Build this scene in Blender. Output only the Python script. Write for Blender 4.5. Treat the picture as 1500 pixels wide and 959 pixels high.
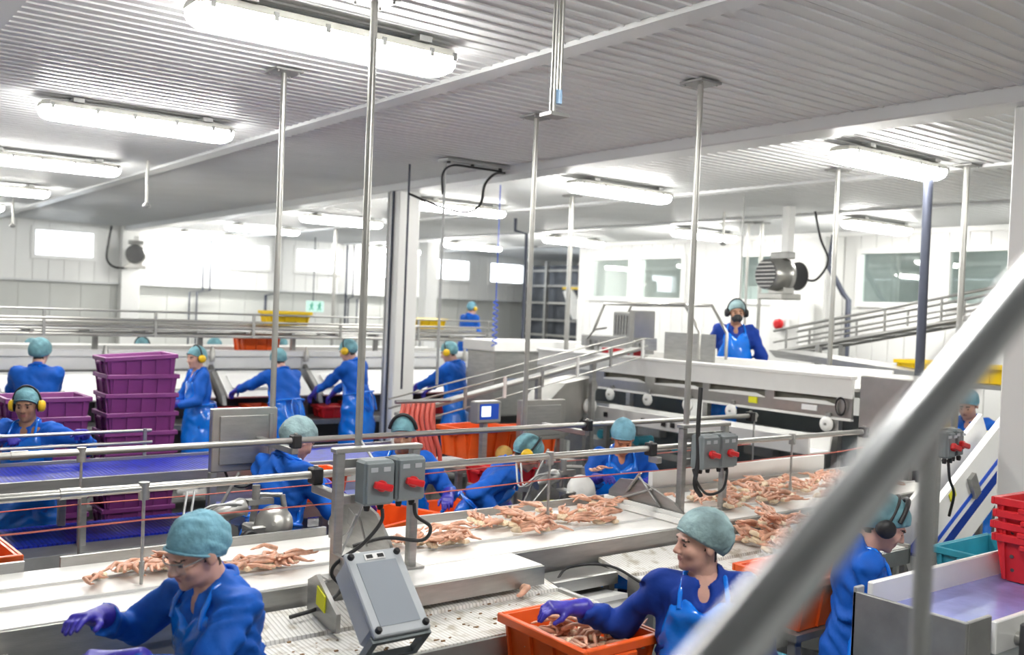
import bpy, bmesh, math, random
import numpy as np
from mathutils import Vector, Matrix

# ------------------------------------------------------------------ scene reset, camera, world, light
for o in list(bpy.data.objects):
    bpy.data.objects.remove(o, do_unlink=True)
SC = bpy.context.scene
COL = SC.collection
random.seed(7)
RNG = np.random.default_rng(7)
R = math.radians

# world axes: +X runs along the ceiling ribs and the belts, +Y across them, +Z up; metres
CAM_Z = 2.40
cam_data = bpy.data.cameras.new('camera')
cam_data.sensor_width = 36.0
cam_data.lens = 1416.5 / 1500 * 36.0
cam_data.clip_start = 0.02
cam_data.clip_end = 200
cam_data.dof.use_dof = True
cam_data.dof.focus_distance = 4.9
cam_data.dof.aperture_fstop = 2.0
cam = bpy.data.objects.new('camera', cam_data)
COL.objects.link(cam)
_p, _r, _y = R(1.09), R(2.26), R(52.8)
FW = Vector((math.cos(_y) * math.cos(_p), math.sin(_y) * math.cos(_p), -math.sin(_p)))
_r0 = Vector((math.sin(_y), -math.cos(_y), 0))
_u0 = _r0.cross(FW)
RT = math.cos(_r) * _r0 + math.sin(_r) * _u0
UP = -math.sin(_r) * _r0 + math.cos(_r) * _u0
cm = Matrix((RT, UP, -FW)).transposed().to_4x4()
cm.translation = Vector((0, 0, CAM_Z))
cam.matrix_world = cm
SC.camera = cam

SC.view_settings.view_transform = 'Standard'
SC.view_settings.look = 'None'
SC.view_settings.gamma = 1.0
SC.view_settings.use_curve_mapping = False
SC.view_settings.exposure = 1.15
LAMP_STRENGTH = 25.0

world = bpy.data.worlds.new('overcast_daylight')
SC.world = world
world.use_nodes = True
bg = world.node_tree.nodes['Background']
bg.inputs[0].default_value = (0.86, 0.93, 1.0, 1)
bg.inputs[1].default_value = 4.0

# ------------------------------------------------------------------ materials
MATS = {}
def mat(name, col, rough=.5, metal=0., bump=0., bscale=60., var=0., vscale=4., trans=0., alpha=1., spec=.5, emit=None, estr=0., coat=0., stretch=None, sss=0.):
    if name in MATS: return MATS[name]
    m = bpy.data.materials.new(name); m.use_nodes = True
    nt = m.node_tree; b = nt.nodes['Principled BSDF']
    b.inputs['Base Color'].default_value = (*col, 1)
    b.inputs['Roughness'].default_value = rough
    b.inputs['Metallic'].default_value = metal
    b.inputs['Specular IOR Level'].default_value = spec
    b.inputs['Coat Weight'].default_value = coat
    b.inputs['Coat Roughness'].default_value = .12
    b.inputs['Transmission Weight'].default_value = trans
    b.inputs['Alpha'].default_value = alpha
    if sss:
        b.inputs['Subsurface Weight'].default_value = sss
        b.inputs['Subsurface Radius'].default_value = (.01, .004, .002)
    if emit:
        b.inputs['Emission Color'].default_value = (*emit, 1)
        b.inputs['Emission Strength'].default_value = estr
    if var or bump:
        tc = nt.nodes.new('ShaderNodeTexCoord'); src = tc.outputs['Object']
        if stretch:
            mp = nt.nodes.new('ShaderNodeMapping'); mp.inputs['Scale'].default_value = stretch
            nt.links.new(src, mp.inputs[0]); src = mp.outputs[0]
    if var:
        n = nt.nodes.new('ShaderNodeTexNoise'); n.inputs['Scale'].default_value = vscale; n.inputs['Detail'].default_value = 5
        nt.links.new(src, n.inputs['Vector'])
        mr = nt.nodes.new('ShaderNodeMapRange'); mr.inputs[1].default_value = .3; mr.inputs[2].default_value = .7
        mr.inputs[3].default_value = 1 - var; mr.inputs[4].default_value = 1 + var * .5
        nt.links.new(n.outputs[0], mr.inputs[0])
        mx = nt.nodes.new('ShaderNodeMix'); mx.data_type = 'RGBA'; mx.blend_type = 'MULTIPLY'; mx.inputs[0].default_value = 1
        mx.inputs[6].default_value = (*col, 1); nt.links.new(mr.outputs[0], mx.inputs[7])
        nt.links.new(mx.outputs[2], b.inputs['Base Color'])
    if bump:
        n = nt.nodes.new('ShaderNodeTexNoise'); n.inputs['Scale'].default_value = bscale; n.inputs['Detail'].default_value = 3
        nt.links.new(src, n.inputs['Vector'])
        bp = nt.nodes.new('ShaderNodeBump'); bp.inputs['Strength'].default_value = bump; bp.inputs['Distance'].default_value = .01
        nt.links.new(n.outputs[0], bp.inputs['Height']); nt.links.new(bp.outputs[0], b.inputs['Normal'])
    MATS[name] = m
    return m

STEEL = mat('brushed_steel', (.43, .43, .415), .38, .85, .12, 40, .14, 6, stretch=(1, 1, 6))
STEEL_D = mat('dull_steel', (.36, .36, .35), .5, .7, .1, 40, .2, 5)
STEEL_L = mat('satin_pipe_steel', (.46, .455, .43), .3, .8, var=.08, vscale=8)
GALV = mat('galvanised_grey', (.45, .46, .46), .5, .5, .08, 40, .15, 7)
DARKPIPE = mat('dark_pipe_coating', (.055, .062, .09), .45, .2)
BLACK = mat('black_rubber', (.015, .015, .017), .5)
CAVITY = mat('dark_steel_and_hole_shade', (.05, .05, .055), .6)  # near-black steel; on drain holes the colour stands in for shade inside
WHITE = mat('white_plastic', (.80, .80, .78), .38, var=.05, vscale=9)
WHITE_S = mat('white_sheet', (.84, .84, .82), .28, var=.04, vscale=5)
BELTW = mat('white_belt', (.84, .83, .80), .32, 0, .05, 90, .07, 10)
BELTB = mat('blue_belt', (.035, .06, .42), .3, 0, .06, 60, .35, 9, coat=.3)
BELTL = mat('wet_lilac_belt', (.26, .30, .70), .25, 0, .05, 50, .25, 6, coat=.4)
WALLW = mat('white_wall_paint', (.80, .80, .78), .35, var=.02, vscale=2)
WALLG = mat('pale_grey_wall_panel', (.62, .63, .60), .4, var=.03, vscale=2)
CEIL = mat('glossy_ceiling_sheet', (.70, .71, .71), .34, .0, 0, 1, .05, 1.5, spec=.6, coat=.0)
TRIMW = mat('white_trim', (.66, .67, .67), .35)
FLOOR = mat('wet_grey_floor', (.10, .105, .10), .35, 0, .1, 25, .3, 3)
BLUE = mat('royal_blue_smock', (.008, .115, .56), .62, 0, .25, 22, .22, 7, spec=.25)
NAVY = mat('dark_blue_coverall', (.010, .045, .30), .66, 0, .25, 22, .22, 7, spec=.2)
APRON = mat('glossy_blue_apron', (.005, .19, .82), .14, 0, .7, 9, .15, 6, coat=.5)
GLOVE = mat('violet_blue_glove', (.045, .035, .42), .4, 0, .2, 45, .25, 20)
NET = mat('teal_hair_net', (.18, .40, .46), .7, 0, .5, 60, .4, 11, alpha=.93)
NETB = mat('light_blue_hair_net', (.21, .47, .60), .7, 0, .5, 60, .3, 11, alpha=.95)
NETG = mat('grey_green_hair_net', (.27, .40, .42), .7, 0, .5, 60, .5, 9, alpha=.93)
SKIN = mat('light_skin', (.66, .38, .30), .5, 0, .08, 60, .1, 14, sss=.12)
SKIN_T = mat('tan_skin', (.40, .21, .13), .5, 0, .08, 60, .1, 14, sss=.1)
LIPS = mat('lip_skin', (.42, .15, .13), .45)
EYE = mat('dark_eye', (.03, .02, .018), .25)
HAIR = mat('dark_hair', (.035, .028, .022), .6, 0, .3, 80)
TROUSER = mat('navy_trousers', (.012, .02, .09), .7, 0, .2, 25, .2, 6)
BOOT = mat('white_rubber_boot', (.62, .62, .60), .4)
MUFFY = mat('yellow_earmuff_shell', (.85, .53, .01), .35)
MASKB = mat('black_face_mask', (.02, .022, .025), .7)
LENS = mat('clear_safety_lens', (.9, .93, .93), .04, alpha=.22, spec=.8)
ORANGE = mat('orange_crate_plastic', (.86, .12, .015), .36, 0, .04, 30, .12, 7)
REDC = mat('red_crate_plastic', (.66, .022, .03), .38, 0, .05, 30, .15, 7)
PURPLE = mat('plum_crate_plastic', (.27, .055, .25), .42, 0, .05, 30, .14, 7)
TEAL = mat('teal_crate_plastic', (.03, .31, .42), .38, 0, .05, 30, .14, 7)
YELLOW = mat('yellow_plastic', (.88, .60, .01), .35)
GREYBOX = mat('grey_switch_enclosure', (.20, .23, .24), .42, 0, .04, 30, .06, 6)
CLEARBOX = mat('pale_grey_console', (.47, .50, .53), .3, 0, .03, 20, .08, 5)
RED = mat('red_switch_handle', (.66, .015, .02), .35)
PINKCORD = mat('faded_red_cord', (.62, .16, .12), .5)
BLUEP = mat('bright_blue_plastic', (.01, .09, .62), .3)
CRAB = mat('pink_orange_crab_shell', (.74, .40, .27), .4, 0, .15, 60, .35, 28)
CRABP = mat('cream_crab_underside', (.82, .66, .46), .42, 0, .15, 60, .3, 25)
LABELY = mat('yellow_warning_print', (.80, .78, .02), .5)
PAPER = mat('paper_white', (.8, .8, .8), .6)
SCREEN = mat('lit_display', (.5, .6, .5), .3, emit=(.75, .85, .7), estr=.9)
GREEN = mat('exit_sign_green', (.02, .40, .25), .4)
REDPALE = mat('red_hose_rubber', (.70, .13, .09), .45)
LAMP = mat('lamp_diffuser', (.9, .9, .88), .4, emit=(1.0, .985, .94), estr=LAMP_STRENGTH)
LAMPBODY = mat('lamp_housing', (.62, .61, .56), .5)
def pane_mat(name, tint, refl):
    m = bpy.data.materials.new(name); m.use_nodes = True; nt = m.node_tree; nt.nodes.remove(nt.nodes['Principled BSDF'])
    out = nt.nodes['Material Output']; tr = nt.nodes.new('ShaderNodeBsdfTransparent'); tr.inputs[0].default_value = (*tint, 1)
    gl = nt.nodes.new('ShaderNodeBsdfGlossy'); gl.inputs['Roughness'].default_value = .02; lw = nt.nodes.new('ShaderNodeLayerWeight'); lw.inputs[0].default_value = .5; pw = nt.nodes.new('ShaderNodeMath'); pw.operation = 'POWER'; pw.inputs[1].default_value = 3.0; nt.links.new(lw.outputs['Facing'], pw.inputs[0]); fr = nt.nodes.new('ShaderNodeMath'); fr.operation = 'MULTIPLY_ADD'; fr.inputs[1].default_value = .9; fr.inputs[2].default_value = refl; nt.links.new(pw.outputs[0], fr.inputs[0])
    mx = nt.nodes.new('ShaderNodeMixShader'); nt.links.new(fr.outputs[0], mx.inputs[0]); nt.links.new(tr.outputs[0], mx.inputs[1]); nt.links.new(gl.outputs[0], mx.inputs[2]); nt.links.new(mx.outputs[0], out.inputs[0])
    MATS[name] = m; return m
GLASS = pane_mat('office_window_glass', (.88, .93, .92), .10)
GLASSF = mat('frosted_window_glass', (.95, .97, 1.0), .25, alpha=.12, spec=.5)
ROOMW = mat('grey_green_room_paint', (.58, .63, .62), .5, var=.2, vscale=2)

# ------------------------------------------------------------------ mesh helpers
def obj(name, me, m=None, parent=None):
    o = bpy.data.objects.new(name, me); COL.objects.link(o)
    if m is not None:
        for k in (m if isinstance(m, (list, tuple)) else [m]): me.materials.append(k)
    if parent is not None: o.parent = parent
    return o
def tag(o, label, cat, group=None):
    o['label'] = label; o['category'] = cat
    if group: o['group'] = group
    return o
def thing(name, loc, label, cat, group=None, rz=0):
    o = bpy.data.objects.new(name, None); COL.objects.link(o)
    o.location = loc; o.rotation_euler = (0, 0, rz); o.empty_display_size = .1
    return tag(o, label, cat, group)
def struct(o):
    o['kind'] = 'structure'; return o
def copy_tree(o, parent=None):
    c = o.copy(); COL.objects.link(c); c.parent = parent
    for ch in list(o.children): copy_tree(ch, c)
    return c

class MB:
    """collects simple solids into one mesh"""
    def __init__(s): s.v = []; s.f = []; s.sm = []
    def add(s, v, f, smooth=False):
        n = len(s.v); s.v += [tuple(p) for p in v]; s.f += [tuple(i + n for i in q) for q in f]; s.sm += [smooth] * len(f)
        return s
    def box(s, lo, hi, M=None, b=0.0):
        x0, y0, z0 = lo; x1, y1, z1 = hi
        if b > 0:
            # chamfered box: three nested rectangles per side
            v = []
            for z, k in ((z0, b), (z0 + b, 0), (z1 - b, 0), (z1, b)):
                q = [(x0 + k + b * (k == 0), y0 + k), (x1 - k - b * (k == 0), y0 + k), (x1 - k, y0 + k + b * (k == 0)), (x1 - k, y1 - k - b * (k == 0)),
                     (x1 - k - b * (k == 0), y1 - k), (x0 + k + b * (k == 0), y1 - k), (x0 + k, y1 - k - b * (k == 0)), (x0 + k, y0 + k + b * (k == 0))]
                v += [(a, c, z) for a, c in q]
            f = [tuple(range(7, -1, -1)), tuple(range(24, 32))]
            for L in range(3):
                for i in range(8):
                    j = (i + 1) % 8; f.append((L * 8 + i, L * 8 + j, L * 8 + 8 + j, L * 8 + 8 + i))
        else:
            v = [(x0, y0, z0), (x1, y0, z0), (x1, y1, z0), (x0, y1, z0), (x0, y0, z1), (x1, y0, z1), (x1, y1, z1), (x0, y1, z1)]
            f = [(3, 2, 1, 0), (4, 5, 6, 7), (0, 1, 5, 4), (1, 2, 6, 5), (2, 3, 7, 6), (3, 0, 4, 7)]
        if M is not None: v = [M @ Vector(p) for p in v]
        return s.add(v, f)
    def cbox(s, c, size, M=None, b=0.0):
        return s.box([c[i] - size[i] / 2 for i in range(3)], [c[i] + size[i] / 2 for i in range(3)], M, b)
    def cyl(s, a, b, r, r2=None, n=10, caps=True):
        a = Vector(a); b = Vector(b); d = (b - a).normalized(); r2 = r if r2 is None else r2
        u = d.orthogonal().normalized(); w = d.cross(u); v = []
        for p, rr in ((a, r), (b, r2)):
            for i in range(n):
                t = 2 * math.pi * i / n; v.append(p + (u * math.cos(t) + w * math.sin(t)) * rr)
        s.add(v, [(i, (i + 1) % n, n + (i + 1) % n, n + i) for i in range(n)], True)
        if caps: s.add(v[:n], [tuple(range(n - 1, -1, -1))]); s.add(v[n:], [tuple(range(n))])
        return s
    def tube(s, pts, r, n=7, closed=False):
        P = [Vector(p) for p in pts]; N = len(P); prev = None; v = []
        rs = r if isinstance(r, (list, tuple)) else [r] * N
        for i, p in enumerate(P):
            a = P[i - 1] if (i > 0 or closed) else p; b = P[(i + 1) % N] if (i < N - 1 or closed) else p
            d = (b - a).normalized()
            u = d.orthogonal().normalized() if prev is None else (prev - d * prev.dot(d)).normalized()
            prev = u; w = d.cross(u)
            for k in range(n):
                t = 2 * math.pi * k / n; v.append(p + (u * math.cos(t) + w * math.sin(t)) * rs[i])
        f = []
        for i in range(N if closed else N - 1):
            j = (i + 1) % N
            for k in range(n): f.append((i * n + k, i * n + (k + 1) % n, j * n + (k + 1) % n, j * n + k))
        s.add(v, f, True)
        if not closed: s.add(v[:n], [tuple(range(n - 1, -1, -1))]); s.add(v[-n:], [tuple(range(n))])
        return s
    def lathe(s, prof, o=(0, 0, 0), axis=(0, 0, 1), n=20, smooth=True):
        """prof: list of (radius, height) along axis from o"""
        o = Vector(o); d = Vector(axis).normalized(); u = d.orthogonal().normalized(); w = d.cross(u); v = []
        for rr, h in prof:
            for i in range(n):
                t = 2 * math.pi * i / n; v.append(o + d * h + (u * math.cos(t) + w * math.sin(t)) * max(rr, 1e-4))
        f = []
        for L in range(len(prof) - 1):
            for i in range(n): f.append((L * n + i, L * n + (i + 1) % n, L * n + n + (i + 1) % n, L * n + n + i))
        s.add(v, f, smooth)
        s.add(v[:n], [tuple(range(n - 1, -1, -1))]); s.add(v[-n:], [tuple(range(n))])
        return s
    def prism(s, poly, a, b, plane='xz'):
        """polygon in a plane, extruded along the remaining axis from a to b"""
        def P(q, t): return {'xz': (q[0], t, q[1]), 'yz': (t, q[0], q[1]), 'xy': (q[0], q[1], t)}[plane]
        n = len(poly); v = [P(q, a) for q in poly] + [P(q, b) for q in poly]
        s.add(v, [(i, (i + 1) % n, n + (i + 1) % n, n + i) for i in range(n)] + [tuple(range(n - 1, -1, -1)), tuple(range(n, 2 * n))])
        return s
    def mesh(s, name):
        me = bpy.data.meshes.new(name); me.from_pydata(s.v, [], s.f); me.update()
        me.polygons.foreach_set('use_smooth', s.sm)
        bm = bmesh.new(); bm.from_mesh(me); bmesh.ops.recalc_face_normals(bm, faces=bm.faces); bm.to_mesh(me); bm.free()
        return me
    def build(s, name, m, parent=None): return obj(name, s.mesh(name), m, parent)

def arc(p, q, sag, n=8):
    p = Vector(p); q = Vector(q)
    return [p.lerp(q, i / n) - Vector((0, 0, sag * 4 * (i / n) * (1 - i / n))) for i in range(n + 1)]
def curve_pts(pts, n=6):
    """Catmull-Rom through points"""
    P = [Vector(p) for p in pts]; P = [P[0] * 2 - P[1]] + P + [P[-1] * 2 - P[-2]]; out = []
    for i in range(1, len(P) - 2):
        for k in range(n):
            t = k / n
            out.append(.5 * ((2 * P[i]) + (P[i + 1] - P[i - 1]) * t + (2 * P[i - 1] - 5 * P[i] + 4 * P[i + 1] - P[i + 2]) * t * t + (3 * P[i] - P[i - 1] - 3 * P[i + 1] + P[i + 2]) * t ** 3))
    return out + [P[-2]]
# ------------------------------------------------------------------ organic surfaces: smooth unions meshed with surface nets
class Field:
    def __init__(s, lo, hi, step):
        s.step = step
        s.ax = [np.arange(lo[i] - 2.5 * step, hi[i] + 3 * step, step, dtype=np.float32) for i in range(3)]
        s.D = np.full([len(a) for a in s.ax], 1.0, np.float32)
    def _sub(s, lo, hi):
        sl = []
        for i in range(3):
            a = max(0, int(np.searchsorted(s.ax[i], lo[i])) - 1); b = min(len(s.ax[i]), int(np.searchsorted(s.ax[i], hi[i])) + 1)
            if b <= a: return None, None
            sl.append(slice(a, b))
        g = np.meshgrid(*[s.ax[i][sl[i]] for i in range(3)], indexing='ij')
        return tuple(sl), g
    def _mix(s, sl, d, k, sub=False):
        D = s.D[sl]
        if sub:
            h = np.clip(.5 - .5 * (D + d) / k, 0, 1); s.D[sl] = D * (1 - h) - d * h + k * h * (1 - h)
        else:
            h = np.clip(.5 + .5 * (D - d) / k, 0, 1); s.D[sl] = D * (1 - h) + d * h - k * h * (1 - h)
    def cone(s, a, b, ra, rb, k=.02, flat=None, sub=False):
        a = np.asarray(a, np.float32); b = np.asarray(b, np.float32); m = max(ra, rb) + k + 3 * s.step
        sl, g = s._sub(np.minimum(a, b) - m, np.maximum(a, b) + m)
        if sl is None: return s
        ba = b - a; L = max(float(ba @ ba), 1e-9)
        q = [g[i] - a[i] for i in range(3)]
        t = np.clip((q[0] * ba[0] + q[1] * ba[1] + q[2] * ba[2]) / L, 0, 1)
        e = [q[i] - t * ba[i] for i in range(3)]
        if flat is not None:
            ax, fac = flat; w = e[0] * ax[0] + e[1] * ax[1] + e[2] * ax[2]
            e = [e[i] + w * ax[i] * (fac - 1) for i in range(3)]
        d = np.sqrt(e[0] ** 2 + e[1] ** 2 + e[2] ** 2) - (ra + (rb - ra) * t)
        if flat is not None: d = d / max(1, flat[1] * .8)
        s._mix(sl, d, k, sub); return s
    def ell(s, c, r, M=None, k=.02, sub=False):
        c = np.asarray(c, np.float32); m = max(r) + k + 3 * s.step
        sl, g = s._sub(c - m, c + m)
        if sl is None: return s
        q = [g[i] - c[i] for i in range(3)]
        if M is not None: q = [sum(M[j][i] * q[j] for j in range(3)) for i in range(3)]
        k0 = np.sqrt(sum((q[i] / r[i]) ** 2 for i in range(3))); k1 = np.sqrt(sum((q[i] / r[i] ** 2) ** 2 for i in range(3))) + 1e-9
        s._mix(sl, k0 * (k0 - 1) / k1, k, sub); return s
    def plane(s, p, n):
        """keep the side that n points away from"""
        d = sum((s.ax[i] - p[i]).reshape([-1 if j == i else 1 for j in range(3)]) * n[i] for i in range(3))
        s.D = np.maximum(s.D, d.astype(np.float32)); return s
    def folds(s, amp, freq=1.0, seed=0.):
        x, y, z = [s.ax[i].reshape([-1 if j == i else 1 for j in range(3)]) * freq for i in range(3)]
        w = 1.3 * np.sin(9 * x + 5 * z + seed) + 1.1 * np.sin(8 * y - 6 * z + 1.7 * seed)
        n = np.sin(26 * z + 13 * x + 2.2 * w + seed) * .5 + np.sin(19 * x - 17 * y + 12 * z + 1.8 * w) * .3 + np.sin(41 * y + 23 * z + 2.5 * w + 2 * seed) * .2
        s.D = s.D + amp * n.astype(np.float32); return s
    def mesh(s, name):
        D = s.D; D[0] = D[-1] = 1; D[:, 0] = D[:, -1] = 1; D[:, :, 0] = D[:, :, -1] = 1
        I = D < 0
        c = [slice(None, -1), slice(1, None)]
        cnt = sum(I[c[i], c[j], c[k]].astype(np.int8) for i in (0, 1) for j in (0, 1) for k in (0, 1))
        act = (cnt > 0) & (cnt < 8); idx = np.argwhere(act)
        ids = np.full(act.shape, -1, np.int32); ids[act] = np.arange(len(idx))
        acc = np.zeros((len(idx), 3), np.float64); w = np.zeros(len(idx))
        corners = [(i, j, k) for i in (0, 1) for j in (0, 1) for k in (0, 1)]
        val = {q: D[idx[:, 0] + q[0], idx[:, 1] + q[1], idx[:, 2] + q[2]] for q in corners}
        for a in corners:
            for ax in range(3):
                if a[ax]: continue
                b = tuple(1 if t == ax else a[t] for t in range(3)); va, vb = val[a], val[b]
                cr = (va < 0) != (vb < 0); t = np.where(cr, va / np.where(cr, va - vb, 1), 0)
                p = np.array(a, float)[None] + np.eye(3)[ax][None] * t[:, None]
                acc[cr] += p[cr]; w[cr] += 1
        P = acc / w[:, None] + idx
        V = np.stack([np.interp(P[:, i], np.arange(len(s.ax[i])), s.ax[i]) for i in range(3)], 1)
        Q = []
        for ax in range(3):
            o = [t for t in range(3) if t != ax]
            A = I.take(range(I.shape[ax] - 1), ax); B = I.take(range(1, I.shape[ax]), ax)
            e = np.argwhere(A != B); e = e[(e[:, o[0]] > 0) & (e[:, o[1]] > 0)]
            fl = A[tuple(e.T)]
            def cell(d0, d1):
                q = e.copy(); q[:, o[0]] -= d0; q[:, o[1]] -= d1; return ids[tuple(q.T)]
            q = np.stack([cell(0, 0), cell(1, 0), cell(1, 1), cell(0, 1)], 1)
            if ax == 1: fl = ~fl
            q[~fl] = q[~fl][:, ::-1]; Q.append(q)
        Q = np.concatenate(Q)[:, ::-1]
        me = bpy.data.meshes.new(name); n = len(Q)
        me.vertices.add(len(V)); me.vertices.foreach_set('co', V.astype(np.float32).ravel())
        me.loops.add(n * 4); me.loops.foreach_set('vertex_index', Q.astype(np.int32).ravel())
        me.polygons.add(n); me.polygons.foreach_set('loop_start', np.arange(0, n * 4, 4, dtype=np.int32)); me.polygons.foreach_set('loop_total', np.full(n, 4, np.int32))
        me.update(); me.validate()
        me.polygons.foreach_set('use_smooth', np.ones(len(me.polygons), bool))
        return me

def rot(axis, a):
    return np.array(Matrix.Rotation(a, 3, axis))
def unit(v):
    v = np.asarray(v, float); return v / (np.linalg.norm(v) + 1e-9)

def hand_field(W, f, n, side, s, curl, step, cuff=.07):
    """gloved hand: W wrist, f pointing along the hand, n out of the back of the hand, side +1 right / -1 left"""
    f = unit(f); n = unit(n - f * np.dot(n, f)); x = np.cross(f, n) * side  # x towards the thumb side
    F = Field(W - .22 * s, W + .22 * s, step)
    pt = lambda a, b, c: W + (f * a + x * b + n * c) * s
    F.cone(pt(-cuff, 0, 0), pt(0, 0, 0), .046 * s, .033 * s, .012)
    for j, b in enumerate((-.028, -.010, .010, .028)):
        F.cone(pt(.015, b * .7, 0), pt(.085, b, .004), .020 * s, .0155 * s, .014)
    for j, (b, l) in enumerate(((.030, .072), (.010, .080), (-.011, .075), (-.031, .058))):
        c = curl * (1 + .12 * j); a0 = pt(.088, b, .002); d1 = f * math.cos(c) - n * math.sin(c); d2 = f * math.cos(2.1 * c) - n * math.sin(2.1 * c)
        d1 = unit(d1 + x * (b * 2.2)); a1 = a0 + d1 * l * .52 * s; a2 = a1 + d2 * l * .5 * s
        F.cone(a0, a1, .0115 * s, .0105 * s, .006); F.cone(a1, a2, .0105 * s, .0085 * s, .005)
    t0 = pt(.025, .030, -.006); t1 = pt(.058, .058, -.022); t2 = pt(.088, .062, -.040)
    F.cone(t0, t1, .016 * s, .0125 * s, .012); F.cone(t1, t2, .0125 * s, .010 * s, .006)
    return F

PEOPLE = []
def person(top, head, label, height=None, base=0., lean=0., side_lean=0., turn=0., nod=0., tilt=0., rhand=None, lhand=None, rcurl=.45, lcurl=.45,
           step=.026, coat=BLUE, net=NET, skin=SKIN, apron='front', muffs=None, mask=None, glasses=False, legs=True, elbow_out=.5, group=None,
           net_full=1.0, head_step=None, stout=1.0, seed=None, band=False, glove_step=None):
    """top: world position of the crown; head: body heading in degrees (world); turn/nod/tilt: the head against the body.
    rhand / lhand: world position of the wrist."""
    seed = len(PEOPLE) * 1.7 if seed is None else seed
    top = np.array(top, float); L = R(lean); SL = R(side_lean)
    Rz = rot('Z', R(head - 90))
    # crown over the feet in body units
    Rt = rot('Y', SL) @ rot('X', -L)                       # torso frame: leaning forward bends +z towards +y
    Rh = Rt @ rot('X', L * .55) @ rot('Z', R(turn)) @ rot('X', -R(nod)) @ rot('Y', R(tilt))
    pel = np.array([0, -.10 * math.sin(L), .95])
    T = lambda p: pel + Rt @ (np.asarray(p, float) - np.array([0, 0, .95]))
    neck = T((0, .0, 1.475)); HC0 = neck + Rh @ np.array([0, .025, .145])
    crown = HC0 + Rh @ np.array([0, 0, .13])
    s = (top[2] - base) / crown[2] if height is None else height / 1.75
    root_xy = top[:2] - (Rz @ (crown * s))[:2]
    z0 = base if height is None else top[2] - crown[2] * s
    root = np.array([root_xy[0], root_xy[1], z0])
    inv = lambda p: Rz.T @ (np.asarray(p, float) - root)
    P = lambda p: np.asarray(p, float) * s
    hs = head_step or step * .6
    # ---- arms by two-bone reach
    arms = {}
    for sd, tgt in ((1, rhand), (-1, lhand)):
        sh = P(T((sd * .175 * stout ** .5, 0, 1.415)))
        if tgt is None: w = P((sd * .27, .12, .82)) + (P(T((0, 0, 1.4))) - P((0, 0, 1.4))) * .7
        else: w = inv(tgt)
        la, lb = .295 * s, .265 * s; d = w - sh; dl = np.linalg.norm(d)
        if dl > (la + lb) * .995: w = sh + d / dl * (la + lb) * .995; d = w - sh; dl = np.linalg.norm(d)
        a = (la ** 2 - lb ** 2 + dl ** 2) / (2 * dl); h = math.sqrt(max(la ** 2 - a ** 2, 1e-6))
        pole = np.array([sd * elbow_out, -.45, -.8]); u = d / dl; pole = unit(pole - u * np.dot(pole, u))
        arms[sd] = (sh, sh + u * a + pole * h, w)
    # ---- body: one continuous figure (head, neck, trunk, arms, hands, legs)
    c = P(HC0); Hm = Rh
    hp = lambda x, y, z: c + Hm @ np.array([x, y, z]) * s
    B = Field(np.minimum.reduce([c - .16, P((-.3, -.3, 0)), arms[1][2] - .12, arms[-1][2] - .12]), np.maximum.reduce([c + .17, P((.3, .3, .5)), arms[1][2] + .12, arms[-1][2] + .12]), max(step, .02))
    # the head gets its own fine lattice, joined to the trunk below the collar
    Hf = Field(c - np.array([.14, .14, .17]) * s, c + np.array([.14, .14, .16]) * s, hs)
    Hf.ell(hp(0, -.014, .035), np.array([.077, .097, .088]) * s, Hm, .01)
    Hf.ell(hp(0, .028, -.028), np.array([.063, .068, .088]) * s, Hm, .02)
    Hf.ell(hp(0, .042, -.080), np.array([.046, .046, .034]) * s, Hm, .02)
    Hf.ell(hp(0, .078, -.099), np.array([.020, .018, .017]) * s, Hm, .016)
    for q in (-1, 1):
        Hf.ell(hp(q * .036, .066, -.030), np.array([.024, .022, .026]) * s, Hm, .018)
        Hf.ell(hp(q * .079, -.010, -.012), np.array([.010, .021, .031]) * s, Hm, .006)
    Hf.cone(hp(-.036, .085, .024), hp(.036, .085, .024), .011 * s, .011 * s, .012)
    Hf.cone(hp(0, .090, .012), hp(0, .112, -.028), .008 * s, .0135 * s, .010)
    for q in (-1, 1):
        Hf.ell(hp(q * .031, .099, .002), np.array([.017, .011, .009]) * s, Hm, .008, sub=True)
        Hf.ell(hp(q * .031, .079, .001), np.array([.013, .013, .012]) * s, Hm, .003)
        Hf.ell(hp(q * .012, .102, -.034), np.array([.009, .009, .007]) * s, Hm, .006)
    Hf.cone(hp(-.019, .089, -.056), hp(.019, .089, -.056), .008 * s, .008 * s, .006)
    Hf.cone(hp(-.016, .088, -.068), hp(.016, .088, -.068), .008 * s, .008 * s, .006)
    nb = P(T((0, -.01, 1.44)))
    Hf.cone(nb, hp(0, -.016, -.05), .060 * s, .056 * s, .02)
    hm = Hf.mesh('head')
    B.cone(nb, hp(0, -.016, -.05), .060 * s, .05 * s, .02)
    B.cone(P(T((-.12, 0, 1.38))), P(T((.12, 0, 1.38))), .075 * s, .075 * s, .05)
    B.ell(P(T((0, 0, 1.25))), np.array([.15 * stout, .10, .22]) * s, Rt, .05)
    B.ell(P(T((0, 0, 1.0))), np.array([.15 * stout, .11, .14]) * s, Rt, .05)
    for sd in (1, -1):
        a, e, w = arms[sd]; B.cone(a, e, .045 * s, .038 * s, .03); B.cone(e, w, .038 * s, .027 * s, .02); B.cone(w, w + unit(unit(w - e) - np.array([0, 0, .25])) * .05 * s, .022 * s, .012 * s, .01)
        if legs:
            B.cone(P((sd * .09, 0, .93)), P((sd * .10, .015, .50)), .078 * s, .055 * s, .04); B.cone(P((sd * .10, .015, .50)), P((sd * .105, -.01, .08)), .052 * s, .036 * s, .02)
            B.cone(P((sd * .105, -.02, .045)), P((sd * .115, .13, .04)), .036 * s, .03 * s, .02)
    bm_ = B.mesh('body')
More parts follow.
